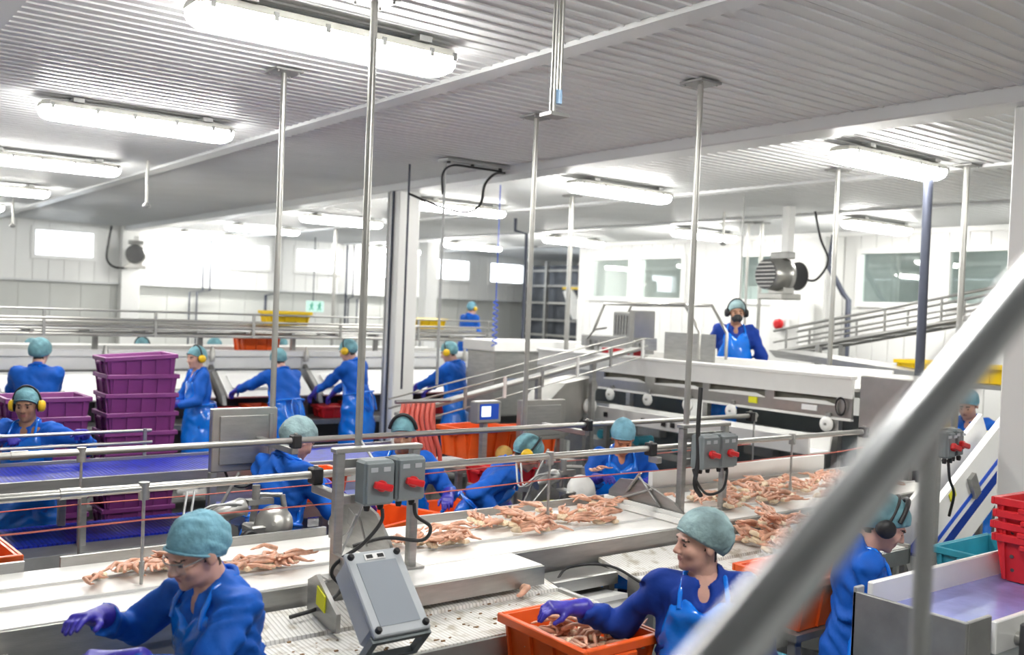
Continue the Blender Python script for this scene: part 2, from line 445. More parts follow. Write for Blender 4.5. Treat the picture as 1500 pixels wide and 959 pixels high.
    # join the fine head to the trunk
    co = np.empty(len(bm_.vertices) * 3, np.float32); bm_.vertices.foreach_get('co', co); co = co.reshape(-1, 3)
    bb = bmesh.new(); bb.from_mesh(bm_); bb.from_mesh(hm)
    me = bpy.data.meshes.new('person'); bb.to_mesh(me); bb.free()
    bpy.data.meshes.remove(bm_); bpy.data.meshes.remove(hm)
    for m_ in (skin, EYE, LIPS, HAIR): me.materials.append(m_)
    n = len(me.polygons); ctr = np.empty(n * 3); me.polygons.foreach_get('center', ctr); ctr = ctr.reshape(-1, 3)
    q = ((ctr - c) @ Hm) / s; mi = np.zeros(n, np.int32)
    ax = np.abs(q[:, 0])
    mi[(((ax - .031) / .0125) ** 2 + ((q[:, 2] - .001) / .0055) ** 2 < 1) & (q[:, 1] > .065)] = 1
    mi[((q[:, 0] / .021) ** 2 + ((q[:, 2] + .062) / .0095) ** 2 < 1) & (q[:, 1] > .075)] = 2
    mi[(((ax - .033) / .019) ** 2 + ((q[:, 2] - .0235 + ax * .05) / .0045) ** 2 < 1) & (q[:, 1] > .06)] = 3
    mi[(q[:, 1] < .012) & (q[:, 2] > -.022) & (ax < .082) & ~((ax > .07) & (np.abs(q[:, 2] + .012) < .034) & (np.abs(q[:, 1] + .01) < .024))] = 3
    mi[(q[:, 1] < -.045) & (q[:, 2] > -.075)] = 3
    me.polygons.foreach_set('material_index', mi)
    body = bpy.data.objects.new('person', me); COL.objects.link(body)
    body.location = root; body.rotation_euler = (0, 0, R(head - 90))
    tag(body, label, 'person', group)
    # ---- coat
    allp = np.array([a for sd in (1, -1) for a in arms[sd]] + [P(T((0, 0, 1.5))), P((-.25 * stout, -.25, .62)), P((.25 * stout, .25, .62)), P(T((0, .2, 1.2)))])
    C = Field(allp.min(0) - .09 * s, allp.max(0) + .09 * s, step)
    def torso(F, g=0.):
        F.cone(P(T((-.135 * stout, -.005, 1.395))), P(T((.135 * stout, -.005, 1.395))), (.078 + g) * s, (.078 + g) * s, .05)
        F.cone(P(T((0, -.02, 1.44))), P(T((0, -.005, 1.475))), (.085 + g) * s, (.068 + g) * s, .05)
        F.ell(P(T((0, .0, 1.27))), (np.array([.188 * stout, .128 * stout, .20]) + g) * s, Rt, .06)
        F.ell(P(T((0, .012, 1.07))), (np.array([.178 * stout, .135 * stout, .20]) + g) * s, Rt, .06)
        F.ell(P((0, -.02 * math.sin(L), .92)), (np.array([.19 * stout, .145 * stout, .18]) + g) * s, None, .06)
        F.cone(P((-.05, 0, .86)), P((-.065, .0, .66)), (.135 * stout + g) * s, (.15 * stout + g) * s, .08); F.cone(P((.05, 0, .86)), P((.065, 0, .66)), (.135 * stout + g) * s, (.15 * stout + g) * s, .08)
    torso(C)
    for sd in (1, -1):
        a, e, w = arms[sd]
        C.cone(a, e, .072 * s, .060 * s, .04); C.cone(e, w, .058 * s, .050 * s, .025)
    C.folds(.014 * s, 1.0 / s, seed); C.folds((.012 if step < .02 else .008) * s, 2.3 / s, seed + 1)
    for sd in (1, -1):
        a, e, w = arms[sd]; u = unit(w - e); C.cone(w + u * .012 * s, w + u * .12 * s, .075 * s, .075 * s, .004, sub=True)
    C.cone(P(T((0, .03, 1.50))), hp(0, .02, -.08), .056 * s, .075 * s, .008, sub=True)
    C.ell(P(T((0, .115, 1.43))), np.array([.032, .06, .055]) * s, Rt, .012, sub=True)
    C.plane(P((0, 0, .585)), (0, 0, -1))
    obj('smock', C.mesh('smock'), coat, body)
    # collar
    K = MB(); K.tube([P(T((.082 * math.cos(t), -.012 + .075 * math.sin(t), 1.468 - .028 * math.sin(t)))) for t in [R(100 + 340 * i / 20) for i in range(21)]], [.013 * s] * 21, 6)
    K.build('collar', coat, body)
    # ---- apron
    if apron:
        A = Field(P((-.30 * stout, -.30, .36)), P(np.maximum((.30 * stout, .34, 1.2), T((.3 * stout, .25, 1.42)))), step)
        torso(A, .016)
        A.cone(P((-.07, .0, .70)), P((-.09, .01, .42)), .16 * s, .165 * s, .06); A.cone(P((.07, 0, .70)), P((.09, .01, .42)), .16 * s, .165 * s, .06)
        A.folds(.010 * s, .9 / s, seed + 3); A.folds(.008 * s, 2.1 / s, seed + 5)
        g = np.meshgrid(*A.ax, indexing='ij'); qx, qy, qz = [(g[i] / s - pel[i]) for i in range(3)]
        tx = Rt[0, 0] * qx + Rt[1, 0] * qy + Rt[2, 0] * qz; ty = Rt[0, 1] * qx + Rt[1, 1] * qy + Rt[2, 1] * qz; tz = Rt[0, 2] * qx + Rt[1, 2] * qy + Rt[2, 2] * qz + .95
        low = np.maximum(-(ty + (.13 if apron == 'wrap' else .04)), tz - 1.10)
        bib = np.maximum(np.maximum(np.abs(tx) - (.118 + np.clip(1.40 - tz, 0, .4) * .28) * stout, -(ty - .03)), tz - 1.40 + .9 * np.maximum(0, .065 - np.abs(tx)))
        if apron == 'wrap': bib = np.maximum(bib, tz - 1.36)
        A.D = np.maximum(A.D, np.minimum(low, bib).astype(np.float32) * s)
        A.plane(P((0, 0, .40)), (0, 0, -1))
        ap = obj('apron', A.mesh('apron'), APRON, body)
        S_ = MB()
        for q in (-1, 1):
            S_.tube([P(T(v)) for v in ((q * .10, .125, 1.36), (q * .098, .100, 1.42), (q * .085, .04, 1.482), (q * .07, -.05, 1.488), (q * .02, -.09, 1.475))], .011 * s, 6)
        S_.build('neck_strap', APRON, ap)
        if apron == 'wrap':
            S_ = MB(); S_.tube([P(T((.205 * stout * math.cos(t), -.01 + .163 * stout * math.sin(t), 1.085))) for t in [R(150 + 240 * i / 14) for i in range(15)]], .012 * s, 6)
            for q in (-1, 1): S_.tube([P(T((q * .01, -.175 * stout, 1.085))), P(T((q * .05, -.185 * stout, 1.0))), P(T((q * .045, -.19 * stout, .86)))], .010 * s, 5)
            S_.build('waist_tie', APRON, ap)
    # ---- trousers and boots
    if legs:
        G = Field(P((-.24, -.16, 0)), P((.24, .22, .75)), max(step, .024))
        for sd in (1, -1): G.cone(P((sd * .09, 0, .78)), P((sd * .10, .015, .48)), .105 * s, .085 * s, .03); G.cone(P((sd * .10, .015, .48)), P((sd * .105, -.01, .16)), .085 * s, .075 * s, .02)
        obj('trousers', G.mesh('trousers'), TROUSER, body)
        for sd in (1, -1):
            G = Field(P((sd * .11 - .09, -.12, 0)), P((sd * .11 + .09, .24, .32)), max(step, .02))
            G.cone(P((sd * .105, -.015, .07)), P((sd * .105, -.008, .28)), .06 * s, .068 * s, .02); G.cone(P((sd * .105, -.02, .055)), P((sd * .118, .15, .05)), .052 * s, .05 * s, .03)
            G.plane((0, 0, .001), (0, 0, -1)); obj('boot', G.mesh('boot'), BOOT, body)
    # ---- gloves
    gs = glove_step or max(step * .5, .007)
    for sd, cu in ((1, rcurl), (-1, lcurl)):
        a, e, w = arms[sd]; f = unit(w - e); nrm = unit(np.array([0, .25, 1.]) - f * f[2])
        f2 = unit(f - np.array([0, 0, .25])); nrm = unit(nrm - f2 * np.dot(nrm, f2))
        F = hand_field(w + f * .01 * s, f2, nrm, -sd, s, cu, gs)
        obj('glove', F.mesh('glove'), GLOVE, body)
    # ---- hair net
    N = Field(c - np.array([.17, .17, .15]) * s, c + np.array([.17, .17, .19]) * s, hs)
    k = net_full
    N.ell(hp(0, -.022, .042), np.array([.091 * k, .113 * k, .098 * k]) * s, Hm, .01)
    N.ell(hp(0, -.060 * k, .010), np.array([.078 * k, .075 * k, .072 * k]) * s, Hm, .03)
    N.folds(.0035 * s, 2.6, seed); N.folds(.002 * s, 5.2, seed + 2)
    pn = unit(Hm @ np.array([0, .62, -1.])); N.plane(hp(0, .085, .052), pn)
    nn = obj('hair_net', N.mesh('hair_net'), net, body)
    E_ = MB(); pts = []
    for i in range(28):
        t = 2 * math.pi * i / 28; y = .013 + .098 * math.sin(t) - .030 * (k - 1) * (1 - math.sin(t)); pts.append(hp(.083 * math.cos(t), y - .012, .052 + .62 * (y - .097) + .004))
    E_.tube(pts, .0055 * s, 5, closed=True); E_.build('elastic_band', net, nn)
    # ---- hearing protection
    if muffs:
        mm = MUFFY if muffs == 'yellow' else BLACK
        em = bpy.data.objects.new('ear_muffs', MB().tube([hp(.104 * math.cos(t), -.012, .0 + .148 * k ** .5 * math.sin(t) * 1.0) for t in [R(2 + 176 * i / 18) for i in range(19)]], .0085 * s, 6).mesh('headband'))
        em.data.materials.append(BLACK); COL.objects.link(em); em.parent = body
        for q in (-1, 1):
            cup = MB().lathe([(.034 * s, 0), (.046 * s, .004 * s), (.046 * s, .024 * s), (.036 * s, .038 * s), (.012 * s, .043 * s)], hp(q * .088, -.010, -.008), Hm @ np.array([q, 0, 0]), 18)
            cup.build('ear_cup', mm, em)
            MB().lathe([(.034 * s, -.004 * s), (.047 * s, -.002 * s), (.047 * s, .006 * s)], hp(q * .084, -.010, -.008), Hm @ np.array([q, 0, 0]), 18).build('cushion', BLACK, em)
    if band:
        MB().tube([hp(.099 * math.cos(t), .03, .02 + .135 * k ** .5 * math.sin(t)) for t in [R(12 + 156 * i / 16) for i in range(17)]], .013 * s, 6).build('headband', BLACK, body)
    if mask:
        Mf = Field(c - .14 * s, c + .15 * s, hs)
        Mf.ell(hp(0, .045, -.055), np.array([.062, .066, .06]) * s, Hm, .01); Mf.cone(hp(0, .10, -.02), hp(0, .108, -.055), .022 * s, .024 * s, .03)
        Mf.plane(hp(0, .06, -.018), unit(Hm @ np.array([0, -.15, 1.]))); Mf.plane(hp(0, .005, 0), Hm @ np.array([0, -1., 0]))
        obj('face_mask', Mf.mesh('face_mask'), mask, body)
    if glasses:
        g_ = MB()
        for q in (-1, 1):
            g_.tube([hp(q * .064, .088, .008), hp(q * .078, .05, .008), hp(q * .081, -.005, .004)], .0028 * s, 5)
        g_.tube([hp(x, .116 - abs(x) ** 2 * 7, .020) for x in np.linspace(-.064, .064, 9)], .0028 * s, 5)
        g_.build('glasses_frame', STEEL_D, body)
        lz = MB(); xs = np.linspace(-.064, .064, 11); v = [hp(x, .117 - x * x * 7, zz) for zz in (.020, -.024) for x in xs]
        lz.add(v, [(i, i + 1, 12 + i, 11 + i) for i in range(10)], True); lz.build('lens', LENS, body)
    PEOPLE.append((label, round(float(s * 1.75), 2), [round(float(v), 2) for v in root]))
    return body
# ------------------------------------------------------------------ the room
CZ = 3.90                                                   # ceiling height
struct(MB().box((-2.2, -2.6, -.12), (19.5, 22.8, 0)).build('floor', FLOOR))

ceil = struct(MB().box((-2.2, -2.6, CZ + .02), (19.5, 22.8, CZ + .14)).build('ceiling', TRIMW))
def ribbed(width, length, pitch, depth, ribw):
    """a profiled sheet: flat pans with narrow standing ribs; y across the ribs, x along, ribs point to -z"""
    prof = [(0, 0)]
    n = round(width / pitch)
    for i in range(n):
        c = (i + .5) * pitch
        prof += [(c - ribw, 0), (c - ribw * .55, -depth), (c + ribw * .55, -depth), (c + ribw, 0)]
    prof.append((width, 0)); v = []; f = []
    for x in (0, length):
        for y, z in prof: v.append((x, y, z))
    N = len(prof)
    for x in (0, length):
        for y in (0, width): v.append((x, y, .015))
    for i in range(N - 1): f.append((i, i + 1, N + i + 1, N + i))
    a = 2 * N
    f += [(a, a + 2, a + 3, a + 1), (0, N, a + 2, a), (N - 1, a + 1, a + 3, 2 * N - 1)]
    return MB().add(v, f)
PW = .936
sheets = {}
for bx0, bx1 in ((-1.75, .90), (.90, 3.55), (3.55, 6.20), (6.20, 8.85), (8.85, 11.5), (11.5, 14.15), (14.15, 16.8), (16.8, 19.4)):
    ln = round(bx1 - bx0 - .02, 3)
    if ln not in sheets:
        sheets[ln] = ribbed(PW - .004, ln, .117, .009, .010).mesh('ceiling_sheet'); sheets[ln].materials.append(CEIL)
    k = 0; y = -.9 if bx0 < 14 else 16.0
    while y < 22.6:
        o = bpy.data.objects.new('ceiling_sheet', sheets[ln]); COL.objects.link(o); o.parent = ceil; o.location = (bx0 + .01, y, CZ); y += PW
for i, x in enumerate((.90, 3.55, 8.85, 11.5, 14.15)):
    y0 = -.9 if x < 14 else 16.1
    struct(MB().box((x - .075, y0, CZ - .03), (x + .075, 22.45, CZ + .01)).build('trim_%d' % (i + 1), TRIMW))
# the beam over the column row, with the columns under it
struct(MB().box((6.05, -.9, CZ - .10), (6.35, 22.45, CZ + .01), b=.01).build('trim_6', TRIMW))
COLS = [(6.33, 2.85), (6.2, 10.5), (11.5, 18.3)]
for i, (x, y) in enumerate(COLS):
    b = MB().box((x - .15, y - .15, 0), (x + .15, y + .15, CZ - .10), b=.012)
    c = struct(b.build('column_%d' % (i + 1), WALLW))
    MB().box((x - .165, y - .165, 0), (x + .165, y + .165, .25)).build('base_guard', STEEL, c)

def panel_wall(name, m, runs, fixed, axis, thick=.12, pitch=.30, groove=.012, inward=-1, hollow=()):
    """a wall of upright tongue-and-groove panels; runs along `axis`, hollow: list of (a0,a1,z0,z1) openings"""
    back = MB()
    a0, a1, z0, z1 = runs
    def bx(mb, p0, p1, q0, q1, d0, d1):
        d0, d1 = min(d0, d1), max(d0, d1)
        if axis == 'y': mb.box((d0, p0, q0), (d1, p1, q1))
        else: mb.box((p0, d0, q0), (p1, d1, q1))
    edges = sorted({a0, a1} | {h[0] for h in hollow} | {h[1] for h in hollow})
    cells = []
    for p0, p1 in zip(edges[:-1], edges[1:]):
        hs_ = [h for h in hollow if h[0] <= p0 + 1e-6 and h[1] >= p1 - 1e-6]
        zs = [(z0, z1)]
        if hs_: zs = [(z0, hs_[0][2]), (hs_[0][3], z1)]
        for q0, q1 in zs:
            if q1 - q0 > .01: cells.append((p0, p1, q0, q1)); bx(back, p0, p1, q0, q1, fixed - inward * .02, fixed - inward * thick)
    w = struct(back.build(name, m))
    for p0, p1, q0, q1 in cells:
        n = max(1, round((p1 - p0) / pitch)); st = (p1 - p0) / n
        key = (round(st, 4), round(q1 - q0, 4), m.name, axis)
        if key not in sheets:
            b = MB(); g = groove / 2; bx(b, g, st - g, 0, q1 - q0, 0, -inward * .022); sheets[key] = b.mesh('wall_panel'); sheets[key].materials.append(m)
        for i in range(n):
            o = bpy.data.objects.new('wall_panel', sheets[key]); COL.objects.link(o); o.parent = w
            o.location = (fixed, p0 + i * st, q0) if axis == 'y' else (p0 + i * st, fixed, q0)
    return w
def window(idx, axis, fixed, a0, a1, z0, z1, glass, inward=-1, fw=.085, sill=False):
    def bx(mb, p0, p1, q0, q1, d0, d1):
        d0, d1 = min(d0, d1), max(d0, d1)
        if axis == 'y': mb.box((d0, p0, q0), (d1, p1, q1))
        else: mb.box((p0, d0, q0), (p1, d1, q1))
        return mb
    i = inward
    f = MB(); d0, d1 = fixed + i * .045, fixed - i * .06
    bx(f, a0 - fw * .5, a0 + fw * .5, z0 - fw * .5, z1 + fw * .5, d0, d1); bx(f, a1 - fw * .5, a1 + fw * .5, z0 - fw * .5, z1 + fw * .5, d0, d1)
    bx(f, a0 + fw * .5, a1 - fw * .5, z1 - fw * .5, z1 + fw * .5, d0, d1); bx(f, a0 + fw * .5, a1 - fw * .5, z0 - fw * .5, z0 + fw * .5, d0, d1)
    w = struct(f.build('window_%d' % idx, WHITE_S))
    bx(MB(), a0 + fw * .5, a1 - fw * .5, z0 + fw * .5, z1 - fw * .5, fixed - i * .012, fixed - i * .022).build('pane', glass, w)
    return w

# window wall (far, runs along X at Y = 22.5): upper band stands proud of the lower grey lining
LW = [(2.35, 3.58), (4.25, 5.48), (8.26, 9.50), (10.17, 11.40), (12.10, 13.33), (14.17, 15.42), (16.10, 17.35)]
panel_wall('wall_far', WALLW, (-2.2, 19.5, 2.63, CZ), 22.40, 'x', pitch=.31, hollow=[(a, b, 3.12, 3.72) for a, b in LW], thick=.2)
panel_wall('wall_far_lower', WALLG, (-2.2, 19.5, 0, 2.60), 22.50, 'x', pitch=.62)
struct(MB().box((-2.2, 22.36, 2.60), (19.5, 22.56, 2.64)).build('trim_7', TRIMW))
for i, (a, b) in enumerate(LW): window(i + 1, 'x', 22.40, a, b, 3.12, 3.72, GLASSF)
struct(MB().box((6.0, 22.2, 0), (6.4, 22.5, CZ), b=.01).build('column_4', WALLW))
# office wall (right, runs along Y at X = 14)
RW = [(6.40, 7.66), (8.04, 9.15), (10.62, 11.62), (12.99, 14.17), (14.46, 15.68)]
panel_wall('wall_right', WALLW, (-2.6, 16.1, 0, CZ), 14.0, 'y', pitch=.28, hollow=[(a, b, 2.70, 3.56) for a, b in RW])
for i, (a, b) in enumerate(RW): window(len(LW) + i + 1, 'y', 14.0, a, b, 2.70, 3.56, GLASS)
struct(MB().box((13.93, -.9, CZ - .09), (13.99, 16.1, CZ - .01)).build('trim_8', WHITE_S))
struct(MB().box((13.80, 9.45, 0), (13.985, 9.95, CZ - .1)).box((13.72, 9.62, 0), (13.80, 9.78, CZ - .1)).build('column_5', WALLW))
# rooms behind the office windows
ro = struct(MB().box((17.4, -2.6, 0), (17.5, 16.1, CZ)).build('wall_office_back', ROOMW))
struct(MB().box((14.12, 16.0, 0), (17.5, 16.1, CZ)).build('wall_office_side', WALLW))
struct(MB().box((14.12, -2.6, CZ - .02), (17.4, 16.0, CZ + .01)).build('ceiling_office', ROOMW))
struct(MB().box((14.15, 10.0, 0), (17.4, 10.08, CZ - .02)).build('wall_office_partition', ROOMW))
panel_wall('wall_freezer', WALLG, (16.1, 22.5, 0, CZ), 19.4, 'y', pitch=.62)
panel_wall('wall_left', WALLW, (-2.6, 22.5, 0, CZ), -2.1, 'y', inward=1, pitch=.62)
panel_wall('wall_near', WALLW, (-2.2, 17.5, 0, CZ), -2.5, 'x', inward=1, pitch=.62)
# the landing the picture is taken from
st = struct(MB().box((-1.6, -1.6, .80), (.45, .45, .86)).build('floor_landing', STEEL_D))
for x in (-1.5, .35):
    for y in (-1.5, .35): MB().box((x - .04, y - .04, 0), (x + .04, y + .04, .80)).build('landing_post', STEEL, st)

# office furniture seen through the glass
def cabinet(x, y, w, h, label):
    t = thing('storage_cabinet', (x, y, 0), label, 'cabinet', None)
    MB().box((0, 0, 0), (.45, w, h), b=.008).build('body', WALLG, t)
    for k in range(2): 
        d = MB().box((-.022, .01 + k * w / 2, .08), (-.002, w / 2 - .01 + k * w / 2, h - .02)).build('door', ROOMW, t)
        MB().cyl((-.04, w / 2 - .05 + k * .1, h * .5), (-.04, w / 2 - .05 + k * .1, h * .5 + .14), .008, n=6).build('handle', STEEL, d)
cabinet(16.8, 8.0, 1.1, 3.0, 'tall grey-green storage cabinet behind the office window beside the dark upright pipe')
cabinet(16.8, 13.1, 1.0, 3.1, 'tall grey-green storage cabinet behind the wider of the paired office windows')

# ------------------------------------------------------------------ ceiling lamps
def lamp_proto():
    t = thing('ceiling_lamp', (0, 0, 0), '', 'lamp', 'vapour-tight ceiling lamps')
    hl, hw = .75, .135
    def taper(zs, n):
        b = MB(); rings = []
        for z, ex, ey in zs:
            r = []
            for sx, sy in ((1, -1), (1, 1), (-1, 1), (-1, -1)):
                cx, cy = sx * (hl - ex), sy * (hw - ey)
                ch = .045
                pts = [(cx - sx * ch, cy), (cx, cy - sy * ch)] if sx * sy < 0 else [(cx, cy - sy * ch), (cx - sx * ch, cy)]
                if (sx, sy) == (1, -1): pts = [(cx - ch, cy), (cx, cy + ch)]
                elif (sx, sy) == (1, 1): pts = [(cx, cy - ch), (cx - ch, cy)]
                elif (sx, sy) == (-1, 1): pts = [(cx + ch, cy), (cx, cy - ch)]
                else: pts = [(cx, cy + ch), (cx + ch, cy)]
                r += [(a, c, z) for a, c in pts]
            rings.append(r)
        v = [p for r in rings for p in r]; f = []
        for L in range(len(rings) - 1):
            for i in range(8): f.append((L * 8 + i, L * 8 + (i + 1) % 8, L * 8 + 8 + (i + 1) % 8, L * 8 + 8 + i))
        f += [tuple(range(7, -1, -1)), tuple(range(len(v) - 8, len(v)))]
        return b.add(v, f)
    taper([(-.035, .03, .03), (-.045, .008, .008), (-.075, 0, 0), (-.082, .0, .0)], 8).build('housing', LAMPBODY, t)
    taper([(-.082, .006, .006), (-.12, .008, .008), (-.150, .022, .02), (-.168, .05, .045)], 8).build('diffuser', LAMP, t)
    for x in (-.68, -.36, -.08, .25, .55, .70):
        for s in (-1, 1): MB().box((x - .012, s * hw - .006, -.105), (x + .012, s * hw + .006, -.062)).build('clip', STEEL_D, t)
    for x in (-.5, .5): MB().box((x - .04, -.15, -.038), (x + .04, .15, -.006)).build('bracket', STEEL_D, t)
    return t
LP = lamp_proto()
lamps = [(2.30, 4.72, 'large bright ceiling lamp crossed by the upright steel pipe with the switch boxes below'), (2.30, 8.10, 'ceiling lamp above the two-tier blue belt, beside a drop pipe with square flange'),
         (2.30, 11.5, 'ceiling lamp beside the thin hanging rod with a capped end'), (2.30, 15.1, 'ceiling lamp farthest along the row over the blue belt'),
         (7.65, 4.75, 'ceiling lamp in front of the dark upright pipe near the white column'), (7.65, 8.12, 'ceiling lamp with a steel pole rising to its end, before the office windows'),
         (7.65, 11.4, 'ceiling lamp just beyond the white column with black conduits'), (7.65, 15.0, 'ceiling lamp with a slim white pole at its end, above the sorting line'),
         (7.65, 18.4, 'ceiling lamp between the window wall and the sorting line, second from the windows'), (7.65, 21.6, 'ceiling lamp closest to the window wall, by the wall fan'),
         (12.55, 7.95, 'ceiling lamp over the sloping ladder rack and large office window'), (12.55, 11.2, 'ceiling lamp above the worker with black face mask'),
         (12.55, 14.6, 'ceiling lamp above the smaller office window and freezer opening'), (12.55, 18.1, 'ceiling lamp deep in the hall before the freezer frame'),
         (2.30, 1.3, 'added unseen ceiling lamp over the stair landing'), (7.65, 1.3, 'added unseen ceiling lamp over the red crates beyond the stair'), (12.55, 4.6, 'added unseen ceiling lamp by the office wall behind the stair rail'), (12.55, 21.6, 'added ceiling lamp in the far corner by the freezer'), (2.30, 18.6, 'added unseen ceiling lamp above the far end of the left aisle')]  # lamps on this line extend the grid, added for extra light
for i, (x, y, lb) in enumerate(lamps):
    o = LP if i == 0 else copy_tree(LP)
    o.location = (x, y, CZ - .014); o['label'] = lb
olp = copy_tree(LP); olp.location = (15.2, 7.6, CZ - .03); olp['label'] = 'added ceiling lamp brightening the office behind the large window'  # added lamp, brightens the interior seen through the large window
olp = copy_tree(LP); olp.location = (15.2, 13.6, CZ - .03); olp['label'] = 'added ceiling lamp brightening the office behind the paired windows'  # second added lamp, lifts the dark interior behind the paired windows
# ------------------------------------------------------------------ conveyors and machines
def stripes_mat(name, col, dark, scale, axis):
    m = bpy.data.materials.new(name); m.use_nodes = True; nt = m.node_tree; b = nt.nodes['Principled BSDF']
    tc = nt.nodes.new('ShaderNodeTexCoord'); wv = nt.nodes.new('ShaderNodeTexWave'); wv.bands_direction = axis; wv.inputs['Scale'].default_value = scale; wv.inputs['Distortion'].default_value = .6
    nt.links.new(tc.outputs['Object'], wv.inputs['Vector'])
    nz = nt.nodes.new('ShaderNodeTexNoise'); nz.inputs['Scale'].default_value = 14; nz.inputs['Detail'].default_value = 6; nt.links.new(tc.outputs['Object'], nz.inputs['Vector'])
    cr = nt.nodes.new('ShaderNodeValToRGB'); cr.color_ramp.elements[0].color = (*dark, 1); cr.color_ramp.elements[0].position = .0; cr.color_ramp.elements[1].color = (*col, 1); cr.color_ramp.elements[1].position = .35
    nt.links.new(wv.outputs['Color'], cr.inputs[0])
    st = nt.nodes.new('ShaderNodeValToRGB'); st.color_ramp.elements[0].position = .33; st.color_ramp.elements[0].color = (.62, .58, .50, 1); st.color_ramp.elements[1].position = .50; st.color_ramp.elements[1].color = (1, 1, 1, 1)
    nt.links.new(nz.outputs[0], st.inputs[0])
    mx = nt.nodes.new('ShaderNodeMix'); mx.data_type = 'RGBA'; mx.blend_type = 'MULTIPLY'; mx.inputs[0].default_value = 1
    nt.links.new(cr.outputs[0], mx.inputs[6]); nt.links.new(st.outputs[0], mx.inputs[7]); nt.links.new(mx.outputs[2], b.inputs['Base Color'])
    bp = nt.nodes.new('ShaderNodeBump'); bp.inputs['Strength'].default_value = .35; bp.inputs['Distance'].default_value = .004
    nt.links.new(wv.outputs['Color'], bp.inputs['Height']); nt.links.new(bp.outputs[0], b.inputs['Normal'])
    b.inputs['Roughness'].default_value = .4
    return m
MODB = stripes_mat('white_modular_belt', (.80, .79, .76), (.52, .51, .48), 16, 'X')
MODBLUE = stripes_mat('blue_modular_belt', (.014, .028, .40), (.008, .014, .20), 11, 'X')
MODBLUE.node_tree.nodes['Principled BSDF'].inputs['Specular IOR Level'].default_value = .12

def legs_for(t, pts, z1, m=STEEL, w=.05, name='leg'):
    me = None
    for x, y in pts:
        if me is None: me = MB().box((-w / 2, -w / 2, 0), (w / 2, w / 2, z1), b=.004).mesh(name); me.materials.append(m)
        o = bpy.data.objects.new(name, me); COL.objects.link(o); o.parent = t; o.location = (x, y, 0)

# --- main crab conveyor (Y 3.95 .. 4.75, belt at 1.14)
t = thing('crab_conveyor', (0, 0, 0), 'long white conveyor carrying crab sections past the switch box stands', 'conveyor')
MB().box((-1.6, 3.95, 1.085), (7.3, 4.72, 1.14)).build('belt', BELTW, t)
for y in (4.19, 4.45): MB().box((-1.6, y - .006, 1.14), (7.3, y + .006, 1.152)).build('lane_divider', WHITE, t)
for a, b in ((-1.6, .9), (1.05, 2.38), (2.95, 4.55), (4.8, 7.3)): MB().box((a, 4.722, 1.08), (b, 4.745, 1.185)).build('back_rail', STEEL, t)
MB().box((-1.6, 4.722, 1.0), (7.3, 4.735, 1.13)).build('back_skirt', STEEL_D, t)
for a, b in ((-1.6, 2.2), (3.05, 7.3)): MB().box((a, 3.93, 1.0), (b, 3.948, 1.135)).build('front_fascia', STEEL, t)
MB().box((2.2, 3.69, 1.10), (3.05, 3.95, 1.138)).build('side_shelf', BELTW, t)
MB().box((2.2, 3.672, 1.045), (3.05, 3.69, 1.135)).build('shelf_fascia', STEEL, t)
MB().box((-1.6, 3.97, .92), (7.3, 4.0, 1.08)).box((-1.6, 4.68, .92), (7.3, 4.71, 1.08)).build('frame_beam', STEEL_D, t)
MB().box((4.9, 4.76, 1.14), (6.9, 4.80, 1.30)).build('white_backboard', WHITE_S, t)
legs_for(t, [(x, y) for x in (-1.0, .6, 2.2, 3.8, 5.4, 7.0) for y in (4.0, 4.66)], .95)

# --- lower sorting belts in front of the main conveyor
def sort_belt(x0, x1, label, y0=3.3):
    t = thing('sorting_belt', (x0, y0, 0), label, 'conveyor', 'sorting belts along the crab conveyor'); w = x1 - x0
    MB().box((0, 0, .965), (w, .36, 1.0)).build('belt', MODB, t)
    MB().prism([(.36, .985), (.37, 1.015), (.60, 1.055), (.60, 1.03)], 0, w, 'yz').build('back_slope', MODB, t)
    MB().box((0, -.02, .90), (w, -.002, .995)).build('front_fascia', STEEL_D, t)
    for x in (0, w): MB().box((x - .012, -.02, .90), (x + .012, .36, 1.02), b=.004).build('end_plate', STEEL, t)
    MB().cyl((.0, .18, .93), (w, .18, .93), .03).build('drive_roller', STEEL_D, t)
    MB().box((0, .02, .74), (w, .06, .80)).build('cross_beam', STEEL_D, t)
    legs_for(t, [(.12, .03), (w - .12, .03), (.12, .33), (w - .12, .33)], .96)
    return t
sort_belt(-.9, .70, 'white ribbed sorting belt beside the man with clear safety glasses', y0=3.32)
sort_belt(1.46, 3.14, 'white ribbed sorting belt under the tilted grey console')
sort_belt(3.62, 5.7, 'white ribbed sorting belt behind the woman in the wet apron, under a crab pile')

# --- guide pipes over the conveyor
def pipe_rail(y, z, x0, x1, clamps, rods, arms, label, r=.019):
    t = thing('guide_pipe', (0, y, z), label, 'pipe', 'guide pipes over the crab conveyor')
    MB().cyl((x0, 0, 0), (x1, 0, 0), r, n=14).build('pipe', STEEL_L, t)
    for x in clamps:
        c = MB().box((x - .028, -.034, -.045), (x + .028, .034, .034), b=.006).build('clamp', BLACK, t)
        MB().cyl((x, 0, .034), (x, 0, .044), .012, n=8).build('bolt', STEEL, c)
    for x, zb in rods: 
        q = MB().cyl((x, 0, 0), (x, 0, zb - z), .0075, n=8).build('drop_rod', STEEL, t)
        MB().cyl((x, 0, -.05), (x, 0, .025), .024, n=10).build('rod_collar', STEEL, q)
        MB().cyl((x, 0, zb - z + .04), (x, 0, zb - z + .10), .012, n=8).build('rod_end', STEEL, q)
    for x, dy in arms: MB().box((x - .022, min(0, dy), -.085), (x + .022, max(0, dy), -.045), b=.004).build('arm', STEEL, t)
    for x in (x0 + .02, .98): MB().cyl((x - .04, 0, 0), (x + .04, 0, 0), r * 1.25, n=14).build('sleeve', STEEL_L, t)
    return t
